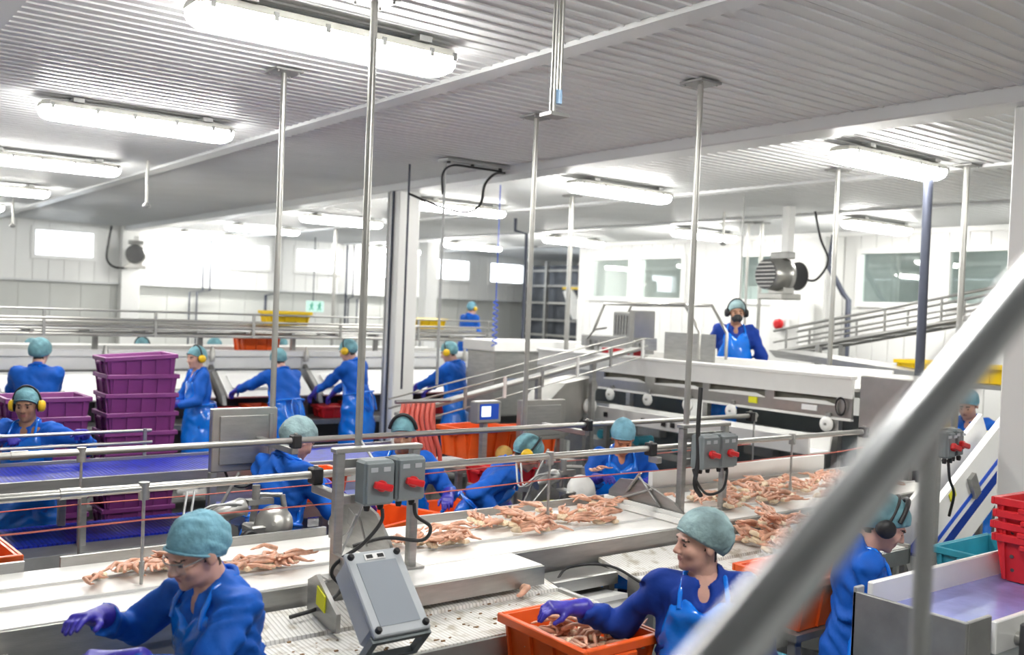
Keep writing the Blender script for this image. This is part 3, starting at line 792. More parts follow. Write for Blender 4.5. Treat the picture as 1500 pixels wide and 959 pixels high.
pipe_rail(4.28, 1.562, -1.0, 6.75, [2.09, 4.38, 6.70], [(1.28, 1.142), (3.56, 1.142), (5.81, 1.142)], [(2.09, -.33), (4.38, -.08)], 'shiny horizontal steel pipe directly above the crab belt, carried by black clamps')
pipe_rail(5.35, 1.566, -1.0, 6.75, [2.474, 4.80, 6.67], [(1.275, .02), (6.72, .02)], [(2.474, .55), (4.80, .52)], 'shiny horizontal steel pipe behind the crab belt, passing before the standing workers')
def cord(pts, label, m=PINKCORD, r=.004, name='pull_cord', cat='cord', sag=.012):
    P = []
    for a, b in zip(pts[:-1], pts[1:]): P += arc(a, b, sag, 5)[:-1]
    P.append(Vector(pts[-1]))
    return tag(MB().tube(P, r, 5).build(name, m), label, cat)
cord([(-1, 4.28, 1.43), (1.28, 4.27, 1.425), (3.56, 4.27, 1.43), (5.81, 4.27, 1.43), (6.7, 4.28, 1.44)], 'thin red pull cord strung under the pipe above the crab belt')
cord([(-1, 5.36, 1.30), (1.275, 5.36, 1.29), (4.0, 5.36, 1.31), (6.7, 5.36, 1.32)], 'thin red pull cord strung behind the crab belt at chest height')

# --- switch box stands on the conveyor edge
def switch_box(x, y, z, w, h, label, m=GREYBOX, d=.10):
    t = thing('switch_box', (x, y, z), label, 'switch', 'grey isolator boxes')
    MB().box((-w / 2, -d, -h / 2), (w / 2, 0, h / 2), b=.012).build('enclosure', m, t)
    MB().box((-w / 2 + .008, -d - .010, -h / 2 + .01), (w / 2 - .008, -d + .004, h / 2 - .01), b=.004).build('cover', m, t)
    hd = MB().lathe([(.026, 0), (.026, .018), (.02, .022)], (0, -d - .01, -.01), (0, -1, 0), 14).build('handle_base', RED, t)
    Mx = Matrix.Translation((0, -d - .036, -.01)) @ Matrix.Rotation(R(14), 4, 'Y')
    MB().box((-.048, -.014, -.016), (.048, .014, .016), Mx, b=.006).build('red_handle', RED, t)
    for dx in (-.035, .03): MB().box((dx - .018, -d - .0125, h * .26), (dx + .018, -d - .0095, h * .36)).build('rating_label', CLEARBOX, t)
    for dx in (-.035, .035): MB().lathe([(.013, 0), (.016, -.012), (.012, -.03)], (dx, -.05, -h / 2), (0, 0, 1), 10).build('cable_gland', BLACK, t)
    return t
def box_stand(x0, x1, y, zb, zt, label):
    t = thing('switch_stand', (x0, y, zb), label, 'stand')
    for x in (0, x1 - x0): MB().box((x - .022, -.022, 0), (x + .022, .022, zt - zb), b=.005).build('post', STEEL, t)
    MB().box((-.03, -.03, zt - zb), (x1 - x0 + .03, .03, zt - zb + .022), b=.004).build('top_plate', STEEL_L, t)
    MB().box((0, .0, zt - zb - .24), (x1 - x0, .02, zt - zb - .20)).box((0, .0, zt - zb - .07), (x1 - x0, .02, zt - zb - .035)).build('crossbar', STEEL, t)
    for x in (0, x1 - x0): MB().box((x - .05, -.05, 0), (x + .05, .05, .010)).build('foot_plate', STEEL, t)
    return t
box_stand(2.05, 2.45, 3.965, 1.14, 1.715, 'steel stand with two grey switch boxes next to the tilted console')
switch_box(2.195, 3.94, 1.585, .155, .205, 'grey red-handled switch box by the tilted console, nearer the looping cable')
switch_box(2.362, 3.94, 1.592, .155, .205, 'grey red-handled switch box by the tilted console, farther from the looping cable')
box_stand(4.58, 4.98, 4.20, 1.14, 1.69, 'steel stand with two grey switch boxes behind the woman in the wet apron')
switch_box(4.70, 4.17, 1.545, .165, .215, 'grey switch box with red handle beside the black-wrapped post behind the woman')
switch_box(4.875, 4.17, 1.545, .165, .215, 'grey switch box with red handle at the far end of the stand behind the woman')
def cable(pts, label, r=.009, m=BLACK, name='black_cable'):
    return tag(MB().tube(curve_pts(pts), r, 6).build(name, m), label, 'cable')
cable([(2.23, 3.87, 1.46), (2.22, 3.86, 1.40), (2.13, 3.86, 1.31), (2.02, 3.88, 1.24), (2.0, 3.9, 1.18), (2.03, 3.86, 1.12), (1.9, 3.80, 1.075), (1.75, 3.78, 1.06)], 'black cable looping from a switch box down to the ribbed belt by the console')
cable([(2.40, 3.87, 1.47), (2.41, 3.86, 1.41), (2.49, 3.86, 1.35), (2.47, 3.9, 1.28), (2.3, 3.95, 1.30), (2.15, 3.99, 1.27)], 'short black cable hanging beneath the outer switch box by the console')
cable([(4.60, 4.12, 1.44), (4.60, 4.08, 1.36), (4.70, 4.08, 1.28), (4.84, 4.08, 1.30), (4.90, 4.1, 1.40), (4.91, 4.12, 1.44)], 'looped black cable hanging beneath the switch boxes behind the woman')
cable([(4.66, 4.14, 1.95), (4.63, 4.12, 1.7), (4.62, 4.10, 1.5), (4.60, 4.1, 1.35), (4.66, 4.1, 1.27)], 'thick black cable strapped down the post behind the woman', r=.016)
cable([(2.30, 4.22, 1.72), (2.26, 4.0, 1.62), (2.19, 3.99, 1.45), (2.10, 4.0, 1.25), (2.06, 3.99, 1.16)], 'slim pale grey cable hanging from the slim steel pole by the switch boxes', r=.007, m=GALV, name='grey_cable')

# --- tilted console
a = Vector((1.828, 3.417, 1.371)); dn = Vector((0, -.228, -.211)); ln = dn.length + .047; ez = -dn.normalized(); ex = Vector((1, 0, 0)); ey = ez.cross(ex)   # ey points up out of the lid
t = thing('operator_console', (1.94, 3.30, 1.0), 'tilted pale grey console with lid and black knobs over the ribbed belt', 'control box')
org = Vector((1.94, 3.30, 1.0))
Mc = Matrix(((ex.x, ez.x, -ey.x, 0), (ex.y, ez.y, -ey.y, 0), (ex.z, ez.z, -ey.z, 0), (0, 0, 0, 1))); Mc.translation = (a + Vector((.108, 0, 0)) + dn * .5) - org
W2, H2 = .117, ln / 2
MB().box((-W2, -H2 + .03, -.14), (W2, H2, -.012), Mc, b=.012).build('case', CLEARBOX, t)
lid = MB().box((-W2 - .008, -H2 - .008, -.012), (W2 + .008, H2 + .008, .012), Mc, b=.005).build('lid', CLEARBOX, t)
MB().box((-W2 + .028, -H2 + .03, .0115), (W2 - .028, H2 - .045, .0145), Mc).build('window', mat('console_window', (.30, .33, .37), .12, spec=.7), lid)
for sx in (-1, 1):
    for sy in (-1, 1):
        p = Mc @ Vector((sx * (W2 - .012), sy * (H2 - .015), .012)); MB().lathe([(.014, 0), (.014, .012), (.009, .018)], p, Mc.to_3x3() @ Vector((0, 0, 1)), 12).build('knob', BLACK, lid)
MB().box((-.045, H2 - .036, .012), (.045, H2 - .008, .016), Mc).build('label_plate', PAPER, lid)
MB().box((-.038, H2 - .030, .016), (-.010, H2 - .014, .018), Mc).box((.012, H2 - .030, .016), (.040, H2 - .014, .018), Mc).build('latch', BLACK, lid)
fr = MB()
for sx in (-1, 1): fr.box((sx * W2 - .014, -H2 - .02, -.17), (sx * W2 + .014, -H2 + .008, -.013), Mc)
fr.box((-W2, -H2 - .02, -.035), (W2, -H2 + .008, -.013), Mc).box((-W2, -H2 - .02, -.17), (W2, -H2 + .008, -.148), Mc)
fr.build('carrying_frame', GREYBOX, t)
MB().box((.085, .10, .20), (.11, .66, .26)).build('support_bracket', STEEL, t)
br = MB().prism([(3.60, 1.02), (3.88, 1.02), (3.88, 1.18), (3.80, 1.22), (3.60, 1.10)], 1.875, 1.895, 'yz').build('cover_plate', STEEL, None)
tag(br, 'bent steel guard plate with yellow warning sticker beside the console', 'guard plate')
MB().prism([(3.70, 1.08), (3.78, 1.10), (3.775, 1.18), (3.70, 1.15)], 1.868, 1.874, 'yz').build('warning_sticker', LABELY, br)
# steel scraper plate above the belt behind the console
t = thing('drum_cover', (2.36, 4.30, 1.15), 'curved steel divider plate standing across the crab belt behind the console', 'machine guard')
MB().prism([(-.36, 0), (.34, 0), (.34, .10), (.22, .22), (.05, .27), (-.16, .22), (-.30, .10)], -.008, .008, 'yz').build('plate', STEEL, t)
MB().prism([(.06, .10), (.13, .12), (.12, .20), (.05, .17)], -.012, -.008, 'yz').build('cut_out', STEEL_D, t)
MB().tube(curve_pts([(-.02, -.1, .05), (-.05, -.05, .2), (-.04, .05, .1), (-.03, .14, .05)]), .006).build('wire_hook', STEEL_D, t)

# second divider by the right stand
t = thing('drum_cover', (4.42, 4.30, 1.15), 'sloping steel divider plate with linkage standing across the belt by the right-hand switch stand', 'machine guard')
MB().prism([(-.36, 0), (.38, 0), (.38, .08), (.28, .17), (.10, .19), (-.2, .10)], -.008, .008, 'yz').build('plate', STEEL, t)
MB().cyl((-.02, .2, .1), (-.02, .08, .24), .010).cyl((-.02, -.1, .05), (-.02, .1, .22), .008).cyl((-.02, .32, .02), (-.02, -.02, .15), .008).build('linkage', STEEL_D, t)
MB().box((-.05, -.36, -.0), (-.03, .38, .05)).box((-.09, -.36, 0), (-.07, .38, .03)).build('slotted_bar', WHITE, t)
# gap machinery between the two ribbed belts
t = thing('chute_drive', (3.16, 3.42, 0), 'dark steel drive unit with toothed plate between two ribbed belts', 'machine')
MB().box((.02, .0, .62), (.42, .46, .92), b=.01).build('body', STEEL_D, t)
MB().box((.03, .05, .93), (.40, .30, .96), Matrix.Rotation(R(-8), 4, 'X')).build('toothed_plate', WHITE_S, t)
MB().box((.0, .30, .96), (.44, .48, 1.02)).build('shelf', STEEL, t)
MB().tube(curve_pts([(.04, .35, 1.0), (.2, .42, 1.05), (.38, .3, 1.06), (.44, .1, 1.0)]), .007).build('hose', BLACK, t)
legs_for(t, [(.06, .04), (.38, .04), (.06, .42), (.38, .42)], .62)

# --- crab cutter heads behind the belt
def cutter(x, y, label, disc=WHITE_S):
    t = thing('crab_cutter', (x, y, 0), label, 'machine', 'crab cutting machines')
    MB().box((-.34, -.12, .55), (-.05, .16, 1.02), b=.01).build('stand_box', STEEL_D, t)
    legs_for(t, [(-.30, -.08), (-.08, -.08), (-.30, .12), (-.08, .12)], .56)
    pl = MB().prism([(-.40, .98), (-.14, .98), (-.16, 1.17), (-.26, 1.23), (-.38, 1.12)], -.13, -.118, 'xz').build('guard_plate', STEEL, t)
    MB().box((-.30, -.135, 1.03), (-.21, -.131, 1.12)).build('warning_sticker', LABELY, pl)
    MB().lathe([(.045, 0), (.05, .01), (.05, .17), (.038, .19)], (-.24, .03, 1.20), (.9, -.1, .28), 18).build('motor', STEEL, t)
    MB().lathe([(.04, 0), (.05, .005), (.05, .05), (.04, .055)], (-.10, -.12, 1.10), (0, -1, .1), 16).build('pulley', BLACK, t)
    MB().box((-.08, -.12, 1.04), (.02, .02, 1.16), b=.01).build('gear_box', STEEL, t)
    MB().lathe([(.05, 0), (.085, .0), (.085, .09), (.04, .10)], (.03, .02, 1.06), (0, -.5, -.8), 20).build('blade_housing', STEEL_D, t)
    MB().lathe([(.012, -.025), (.10, -.012), (.104, -.006), (.104, .004), (.04, .012), (.012, .016)], (.05, -.12, 1.165), (-.35, -.9, .28), 28).build('cutting_disc', disc, t)
    MB().cyl((-.02, .05, 1.0), (.02, .05, 1.33), .02).cyl((.02, .05, 1.30), (.14, -.02, 1.30), .014).cyl((.14, -.02, 1.30), (.16, -.03, 1.18), .016).build('lever', STEEL, t)
    MB().cyl((.0, .02, 1.28), (.0, .02, 1.36), .022).box((-.05, -.0, 1.25), (.1, .06, 1.28)).build('valve_block', STEEL_D, t)
    for k, off in enumerate((0, .04)):
        MB().tube(curve_pts([(-.36 + off, .1, 1.34), (-.40 + off, 0, 1.2), (-.28 + off, -.05, 1.28), (-.12 + off, -.02, 1.26), (-.06, .0, 1.2)]), .007).build('air_hose', GALV, t)
    MB().tube(curve_pts([(-.22, -.1, 1.15), (-.2, -.14, 1.05), (-.14, -.14, .96), (-.1, -.12, .9)]), .012).build('black_hose', BLACK, t)
    MB().cyl((-.3, .12, 1.0), (-.06, .12, 1.42), .010).build('strut', STEEL_D, t)
    return t
cutter(2.15, 5.12, 'crab cutting machine with grey disc below the square steel control panel', STEEL_L)
cutter(4.42, 5.14, 'crab cutting machine with white disc beside the worker in the tall pale blue hair net')

# --- square control panel on the drop pipe
t = thing('control_panel', (2.18, 5.93, 0), 'square brushed steel control panel on legs hung from a drop pipe', 'control panel')
MB().box((.0, .0, 1.30), (.43, .06, 1.70), b=.006).build('frame', STEEL_L, t)
MB().box((.045, -.012, 1.345), (.36, .002, 1.655), b=.004).build('door', STEEL, t)
MB().box((.375, -.008, 1.35), (.40, .002, 1.66)).build('hinge_strip', STEEL_D, t)
for x in (.02, .41): MB().box((x - .022, .005, 0), (x + .022, .055, 1.30), b=.004).build('leg', STEEL_L, t)
MB().tube(curve_pts([(.10, .03, 1.30), (.14, .02, 1.22), (.22, .02, 1.19), (.30, .02, 1.23), (.33, .03, 1.30)]), .008).build('cable_loop', BLACK, t)
MB().tube(curve_pts([(.28, .03, 1.30), (.30, .02, 1.24), (.36, .02, 1.24), (.37, .03, 1.30)]), .008).build('cable_loop', BLACK, t)
t = thing('control_panel', (5.08, 6.52, 0), 'square brushed steel control panel by the inclined chain conveyor and orange crates', 'control panel')
MB().box((.0, .0, 1.27), (.50, .06, 1.62), b=.006).build('frame', STEEL_L, t)
MB().box((.05, -.012, 1.31), (.44, .002, 1.575), b=.004).build('door', STEEL, t)
for x in (.02, .48): MB().box((x - .025, .005, 0), (x + .025, .055, 1.27), b=.004).build('leg', STEEL, t)
t = thing('weighing_display', (4.60, 6.5, 0), 'small weighing display with lit screen and blue keypad on a post', 'display')
MB().box((.0, 0, 1.44), (.26, .10, 1.625), b=.012).build('housing', STEEL_L, t)
k = MB().box((.035, -.006, 1.475), (.225, .001, 1.605)).build('keypad', BLUEP, t)
MB().box((.05, -.010, 1.50), (.14, -.005, 1.585)).build('screen', SCREEN, k)
MB().box((.10, .04, 0), (.15, .09, 1.44)).build('post', STEEL, t)
MB().box((-.02, -.03, 0), (.28, .2, .02)).build('base_plate', STEEL, t)

# --- two-tier blue belt with its guard rails
t = thing('two_tier_belt', (0, 6.69, 0), 'two-tier conveyor with wet blue belts beneath the plum crates', 'conveyor')
MB().box((-1.6, .03, 1.13), (4.3, .66, 1.18)).build('upper_belt', MODBLUE, t)
MB().box((-1.6, .0, 1.09), (4.3, .03, 1.185)).build('upper_fascia', STEEL, t)
MB().box((-1.6, .66, 1.09), (4.3, .69, 1.20)).build('upper_back_rail', STEEL, t)
MB().box((-1.6, .10, .70), (4.3, .66, .75)).build('lower_belt', MODBLUE, t)
MB().box((-1.6, -.14, .705), (4.3, .10, .735)).build('lower_apron_plate', STEEL_D, t)
MB().box((-1.6, -.16, .62), (4.3, -.14, .735)).build('lower_fascia', GALV, t)
legs_for(t, [(x, y) for x in (-1.2, .2, 1.62, 3.0, 4.2) for y in (.05, .62)], 1.10)
for z, y in ((1.30, .68), (1.385, .70)):
    MB().cyl((-1.6, y, z), (2.25, y, z), .012, n=8).build('guard_rail', STEEL_L, t)
for x in (-.4, .9, 2.2): MB().cyl((x, .69, 1.18), (x, .69, 1.40), .014, n=8).build('rail_post', STEEL, t)

# --- stacks of crates
def crate_proto(name, L, W, H, m, wall=.012, taper=.042, ribs=5, holes=False):
    t = thing(name, (0, 0, 0), '', 'crate')
    b = MB(); a, c = L / 2, W / 2; ai, ci = a - taper, c - taper
    ring = lambda x, y, z: [(-x, -y, z), (x, -y, z), (x, y, z), (-x, y, z)]
    v = ring(ai, ci, 0) + ring(a, c, H) + ring(a - wall, c - wall, H) + ring(ai - wall, ci - wall, .018)
    f = [(3, 2, 1, 0)] + [(i, (i + 1) % 4, 4 + (i + 1) % 4, 4 + i) for i in range(4)] + [(4 + i, 4 + (i + 1) % 4, 8 + (i + 1) % 4, 8 + i) for i in range(4)] + [(8 + i, 8 + (i + 1) % 4, 12 + (i + 1) % 4, 12 + i) for i in range(4)] + [(12, 13, 14, 15)]
    b.add(v, f).build('body', m, t)
    r = MB(); e = .020
    for (p0, p1, q0, q1) in ((-a - e, a + e, -c - e, -c), (-a - e, a + e, c, c + e), (-a - e, -a, -c, c), (a, a + e, -c, c)):
        r.box((p0, q0, H - .035), (p1, q1, H + .004), b=.004)
    r.build('rim', m, t)
    for i in range(ribs):
        x = -a * .86 + i * (2 * a * .86) / (ribs - 1)
        for s_ in (-1, 1):
            M = Matrix.Translation((x, s_ * (c - taper * .45), H * .46)) @ Matrix.Rotation(s_ * -math.atan(taper / H), 4, 'X'); MB().cbox((0, s_ * .006, 0), (.014, .014, H * .86), M).build('rib', m, t)
    for i in range(3):
        y = -c * .8 + i * c * .8
        for s_ in (-1, 1):
            M = Matrix.Translation((s_ * (a - taper * .45), y, H * .46)) @ Matrix.Rotation(s_ * math.atan(taper / H), 4, 'Y'); MB().cbox((s_ * .006, 0, 0), (.014, .014, H * .86), M).build('rib', m, t)
    for s_ in (-1, 1): MB().cbox((s_ * (a + .012), 0, H - .05), (.03, W * .32, .03), b=.006).build('handle', m, t)
    if holes:
        for i in range(5):
            for k in range(2):
                for s_ in (-1, 1):
                    MB().cyl((-a * .7 + i * a * .35, s_ * (c - taper * (.8 - .35 * k)), H * (.25 + .3 * k)), (-a * .7 + i * a * .35, s_ * (c + .004 - taper * (.8 - .35 * k)), H * (.25 + .3 * k)), .010, n=8).build('drain_hole', CAVITY, t)  # solid dark discs, the shade of the holes put into the colour
        for i in range(3):
            for k in range(2):
                MB().cyl((-(a - taper * (.8 - .35 * k)), -c * .6 + i * c * .6, H * (.25 + .3 * k)), (-(a + .004 - taper * (.8 - .35 * k)), -c * .6 + i * c * .6, H * (.25 + .3 * k)), .010, n=8).build('drain_hole', CAVITY, t)
    return t
PROTO = {}
def crate(kind, loc, label, group=None, rz=0, rx=0, ry=0, scale=1):
    spec = {'plum': ('plum_crate', .60, .42, .30, PURPLE, 5, False), 'orange': ('orange_crate', .52, .40, .26, ORANGE, 4, False), 'red': ('red_basket', .46, .36, .24, REDC, 4, True),
            'teal': ('teal_crate', .62, .42, .26, TEAL, 5, False), 'yellow': ('yellow_crate', .55, .38, .18, YELLOW, 4, False), 'tub': ('red_tub', .46, .36, .17, REDC, 4, False)}[kind]
    if kind not in PROTO:
        PROTO[kind] = crate_proto(spec[0], spec[1], spec[2], spec[3], spec[4], ribs=spec[5], holes=spec[6]); o = PROTO[kind]
    else: o = copy_tree(PROTO[kind])
    o.location = loc; o.rotation_euler = (R(rx), R(ry), R(rz)); o.scale = (scale,) * 3
    o['label'] = label; o['category'] = 'crate'
    if group: o['group'] = group
    elif 'group' in o: del o['group']
    return o
for k in range(11):
    crate('plum', (2.42, 8.40 + .004 * (k % 2), .045 + .157 * k), 'plum crate tilted on top of the tall crate stack' if k == 10 else 'plum crate nested in the tall stack between the two aproned men', None if k == 10 else 'plum crates in the tall stack', rz=(-1, 1.5)[k % 2], ry=-3.2 if k == 10 else 0, scale=.92)
for k in range(9):
    crate('plum', (1.70, 8.42, .02 + .155 * k), 'topmost plum crate of the low stack behind the worker with yellow ear muffs' if k == 8 else 'plum crate nested in the low stack behind the worker with yellow ear muffs', None if k == 8 else 'plum crates in the low stack', rz=(2, -1.5)[k % 2])
# low table the stacks do not need: they stand on the floor

# --- sorting line at the back: stations with white chutes
def station(x):
    t = thing('sorting_station', (x, 11.35, 0), 'sorting line station with white chute and dark side plate under the overhead rails', 'sorting station', 'stations of the sorting line'); w = 1.27
    MB().box((0, .55, 1.50), (w, 1.0, 1.66), b=.01).build('trough', WHITE_S, t)
    MB().box((0, .50, 1.66), (w, .58, 1.74), b=.008).build('trough_lip', WHITE_S, t)
    MB().prism([(.50, 1.50), (.53, 1.48), (.06, 1.18), (.03, 1.20)], .10, w - .06, 'yz').build('chute', WHITE_S, t)
    MB().prism([(.34, 1.44), (.37, 1.42), (.14, 1.285), (.11, 1.305)], .18, w - .46, 'yz').build('upper_flap', WHITE, t)
    MB().prism([(.0, 1.10), (.05, 1.22), (.52, 1.56), (.56, 1.50), (.12, 1.12)], .02, .07, 'yz').build('side_plate', STEEL_D, t)
    MB().box((.0, -.12, .84), (w, .5, .90)).build('bin_shelf', STEEL_D, t)
    MB().box((.0, .48, .10), (w, .54, 1.5)).build('back_panel', CAVITY, t)
    MB().lathe([(.035, 0), (.035, .12), (.02, .16), (.02, .19)], (.05, .50, 1.60), (0, 0, 1), 12).build('valve', STEEL_L, t)
    for px in (.03, w - .03): MB().box((px - .03, .42, 0), (px + .03, .48, 1.5)).build('leg', STEEL_D, t)
    MB().box((0, .86, 1.66), (.056, .92, 1.895)).build('overhead_support', STEEL_D, t)
    return t
S0 = station(1.73)
S0['label'] = 'white-chuted sorting station before the worker whose back is turned by the low plum stack'
for i, lb in ((-1, 'white-chuted sorting station at the outer end of the line'), (1, 'white-chuted sorting station behind the tall plum crate stack'), (2, 'white-chuted sorting station where a worker stretches to a red tub'),
              (3, 'white-chuted sorting station just left of the white column'), (4, 'white-chuted sorting station just right of the white column'), (5, 'white-chuted sorting station ending by the steel hopper')):
    c = copy_tree(S0); c.location.x = 1.73 + 1.27 * i; c['label'] = lb
cells_ = [(2.35, 'red'), (4.42, 'red'), (4.75, 'orange'), (5.78, 'red'), (6.12, 'orange'), (7.40, 'red'), (7.75, 'orange'), (1.95, 'red')]
for i, (x, k) in enumerate(cells_):
    crate('tub' if k == 'red' else 'orange', (x, 11.42, .905), ('red tub' if k == 'red' else 'orange crate') + ' on the bin shelf of the sorting line', k + ' containers on the sorting line', rz=90 if k == 'orange' else 0, scale=.9 if k == 'red' else .72)
# walking platform for the sorting line workers
t = thing('worker_platform', (.2, 10.68, 0), 'low steel platform along the sorting line', 'platform')
MB().box((0, 0, .12), (8.6, .62, .15)).build('deck', STEEL_D, t)
legs_for(t, [(x, y) for x in (.2, 2.8, 5.5, 8.3) for y in (.1, .55)], .125)
# --- overhead rails
t = thing('overhead_conveyor', (0, 11.75, 0), 'overhead conveyor of parallel steel rails running above the sorting line', 'conveyor')
for y, z, r_ in ((0, 1.92, .022), (0, 2.02, .022), (.5, 1.93, .02), (.5, 2.05, .02), (-.02, 2.10, .016)): MB().cyl((-1.6, y, z), (8.6, y, z), r_, n=10).build('rail', STEEL_L, t)
MB().box((-1.6, .04, 1.97), (8.6, .46, 1.985)).build('belt', STEEL, t)
for k in range(17): MB().box((-1.5 + k * .62, -.02, 1.95), (-1.46 + k * .62, .52, 1.975)).build('cross_tie', STEEL_D, t)
for k in range(9): 
    x = -1.3 + k * 1.22; MB().box((x - .015, -.03, 1.90), (x + .015, .0, 2.20)).build('rail_bracket', STEEL, t)
MB().cyl((-1.6, -.02, 2.20), (8.6, -.02, 2.20), .012, n=8).build('guide_wire', STEEL, t)
crate('yellow', (5.33, 11.98, 2.07), 'yellow crate riding on the overhead rails', None)
crate('orange', (5.1, 12.35, 1.661), 'orange crate set on the white trough of the sorting line', None, scale=.98)
crate('yellow', (7.55, 11.98, 2.07), 'yellow crate on the overhead rails beside the white column', None, scale=.8)
# second trough behind
t = thing('rear_trough', (0, 12.9, 0), 'white steel trough behind the sorting line', 'trough')
MB().prism([(0, 1.50), (.35, 1.50), (.42, 1.74), (.40, 1.74), (.33, 1.53), (.02, 1.53), (-.05, 1.74), (-.07, 1.74)], -1.6, 8.4, 'yz').build('channel', WHITE_S, t)
legs_for(t, [(x, .18) for x in (-1, 1.2, 3.4, 5.6, 7.8)], 1.5)
# --- raised wash conveyor (runs along Y at X 7.4), its platform and its drive
t = thing('raised_conveyor', (7.4, 0, 0), 'long raised white conveyor with slotted side and white wheels before the office wall', 'conveyor')
MB().box((0, 4.85, 1.76), (.03, 9.2, 1.92), b=.004).build('side_beam', WHITE_S, t)
MB().box((-.03, 4.85, 1.905), (.07, 9.2, 1.94), b=.006).build('top_lip', WHITE, t)
MB().box((.60, 4.85, 1.70), (.63, 9.2, 1.98), b=.004).build('back_beam', WHITE_S, t)
MB().box((.03, 4.85, 1.80), (.60, 9.2, 1.83)).build('belt', BELTW, t)
sl = [(5.01, 5.67), (5.78, 6.46), (6.55, 7.21), (7.36, 8.0)]
ys_ = [4.85] + [v for a, b in sl for v in (a, b)] + [9.2]
for a, b in zip(ys_[0::2], ys_[1::2]): MB().box((.0, a, 1.67), (.02, b, 1.755)).build('web_plate', STEEL_L, t)
MB().box((-.005, 4.85, 1.74), (.025, 9.2, 1.765)).build('upper_flange', WHITE_S, t)
MB().box((-.002, 4.85, 1.56), (.022, 9.2, 1.67)).build('lower_plate', STEEL_L, t)
for a, b in sl: MB().prism([(a, 1.665), (b, 1.665), (b, 1.68), ((a + b) / 2, 1.70), (a + .1, 1.70), (a, 1.675)], -.012, -.002, 'yz').build('slot_curtain', WHITE, t)
MB().box((-.02, 4.85, 1.545), (.03, 9.2, 1.565)).build('lower_flange', WHITE_S, t)
for a, b in ((4.95, 6.50), (7.15, 9.1)): MB().box((.48, a, .55), (.50, b, 1.55)).build('dark_back_panel', GREYBOX, t)
for a in (5.3, 5.9, 7.4, 8.2): MB().cyl((.40, a, .9), (.40, a + .45, .9), .04, n=10).box((.30, a, 1.05), (.42, a + .35, 1.35), b=.01).build('drive_unit', GALV, t)
MB().box((.06, 4.9, 1.60), (.08, 9.1, 1.75)).build('inner_liner', mat('stained_liner', (.22, .21, .17), .6, var=.3, vscale=8), t)
for y in (7.85, 7.27, 6.70, 6.14, 5.07):
    w = MB().lathe([(.03, 0), (.065, .004), (.065, .022), (.03, .026)], (-.03, y, 1.50), (-1, 0, 0), 20).build('wheel', WHITE_S, t)
    MB().cyl((-.01, y, 1.50), (-.07, y, 1.50), .012, n=8).build('axle', STEEL_D, w)
    MB().box((-.03, y - .02, 1.50), (-.01, y + .02, 1.60)).build('wheel_hanger', STEEL_D, w)
for y in (5.0, 6.5, 7.6, 9.0):
    for x in (.02, .58): MB().box((x - .03, y - .03, 0), (x + .03, y + .03, 1.56)).build('leg', STEEL, t)
MB().box((-.014, 5.86, 1.60), (-.004, 5.96, 1.66)).build('yellow_sticker', LABELY, t)
MB().box((-.012, 5.2, 1.60), (-.002, 5.36, 1.65)).build('paper_notice', PAPER, t)
ring = [(-.02, 4.95 + .05 * math.cos(q), 1.66 + .075 * math.sin(q)) for q in [2 * math.pi * k / 16 for k in range(16)]]
cc = MB().tube(ring, .006, 5, closed=True).tube([(-.03, p[1] * .995 + .02, p[2] + .01) for p in ring], .006, 5, closed=True).build('cable_coil', BLACK, t)
t = thing('end_cabinet', (7.42, 4.30, 0), 'plain pale grey steel cabinet at the near end of the raised conveyor', 'cabinet')
MB().box((0, 0, 1.20), (.62, .50, 1.95), b=.01).build('body', STEEL_L, t)
legs_for(t, [(.05, .05), (.57, .05), (.05, .45), (.57, .45)], 1.2)
# motorised gate on top of the raised conveyor
t = thing('gate_drive', (7.65, 7.32, 1.98), 'steel gate drive with motor block and bent pipe frame on the raised conveyor', 'machine')
MB().box((-.12, .2, .02), (.08, 1.25, .16), b=.01).build('beam', STEEL, t)
MB().box((-.10, .42, .14), (.16, .74, .44), b=.012).build('motor', STEEL, t)
for k in range(6): MB().box((-.108, .46 + k * .045, .18), (-.099, .475 + k * .045, .40)).build('cooling_fin', STEEL_D, t)
MB().box((-.16, .34, .04), (.18, .42, .46), b=.01).build('gear_plate', STEEL_L, t)
for x in (-.16, .26):
    MB().tube([(x, 1.0, .2), (x, .82, .52), (x, -.40, .54), (x, -.62, .26), (x, -.62, -.02)], .018, 8).build('pipe_frame', STEEL_L, t)
for y in (1.1, .95, .30): MB().box((-.15, y - .03, -.02), (.10, y + .03, .10)).build('foot', STEEL_D, t)
MB().tube([(-.12, 1.15, .10), (-.14, 1.0, .22), (-.14, .8, .25)], .012).build('link_arm', STEEL_D, t)
MB().box((-.02, -.70, -.06), (.0, .0, .24)).build('splash_panel', STEEL, t)
sg = tag(MB().box((7.352, 7.35, 1.945), (7.366, 8.05, 2.02)).build('warning_strip', PAPER), 'red and white warning strip on the lip of the raised conveyor', 'sign')
for a, b in ((7.38, 7.50), (7.56, 7.84), (7.90, 8.0)): MB().box((7.347, a, 1.955), (7.352, b, 2.012)).build('red_field', RED, sg)
t = thing('work_platform', (8.15, 5.3, 0), 'raised steel platform behind the white raised conveyor', 'platform')
MB().box((0, 0, .80), (1.1, 3.6, .85)).build('deck', STEEL_D, t)
legs_for(t, [(x, y) for x in (.08, 1.02) for y in (.1, 1.8, 3.5)], .80)
for y in (.05, 1.8, 3.55): MB().cyl((1.06, y, .85), (1.06, y, 1.85), .018, n=8).build('rail_post', STEEL_L, t)
for z in (1.35, 1.85): MB().cyl((1.06, .05, z), (1.06, 3.55, z), .018, n=8).build('hand_rail', STEEL_L, t)
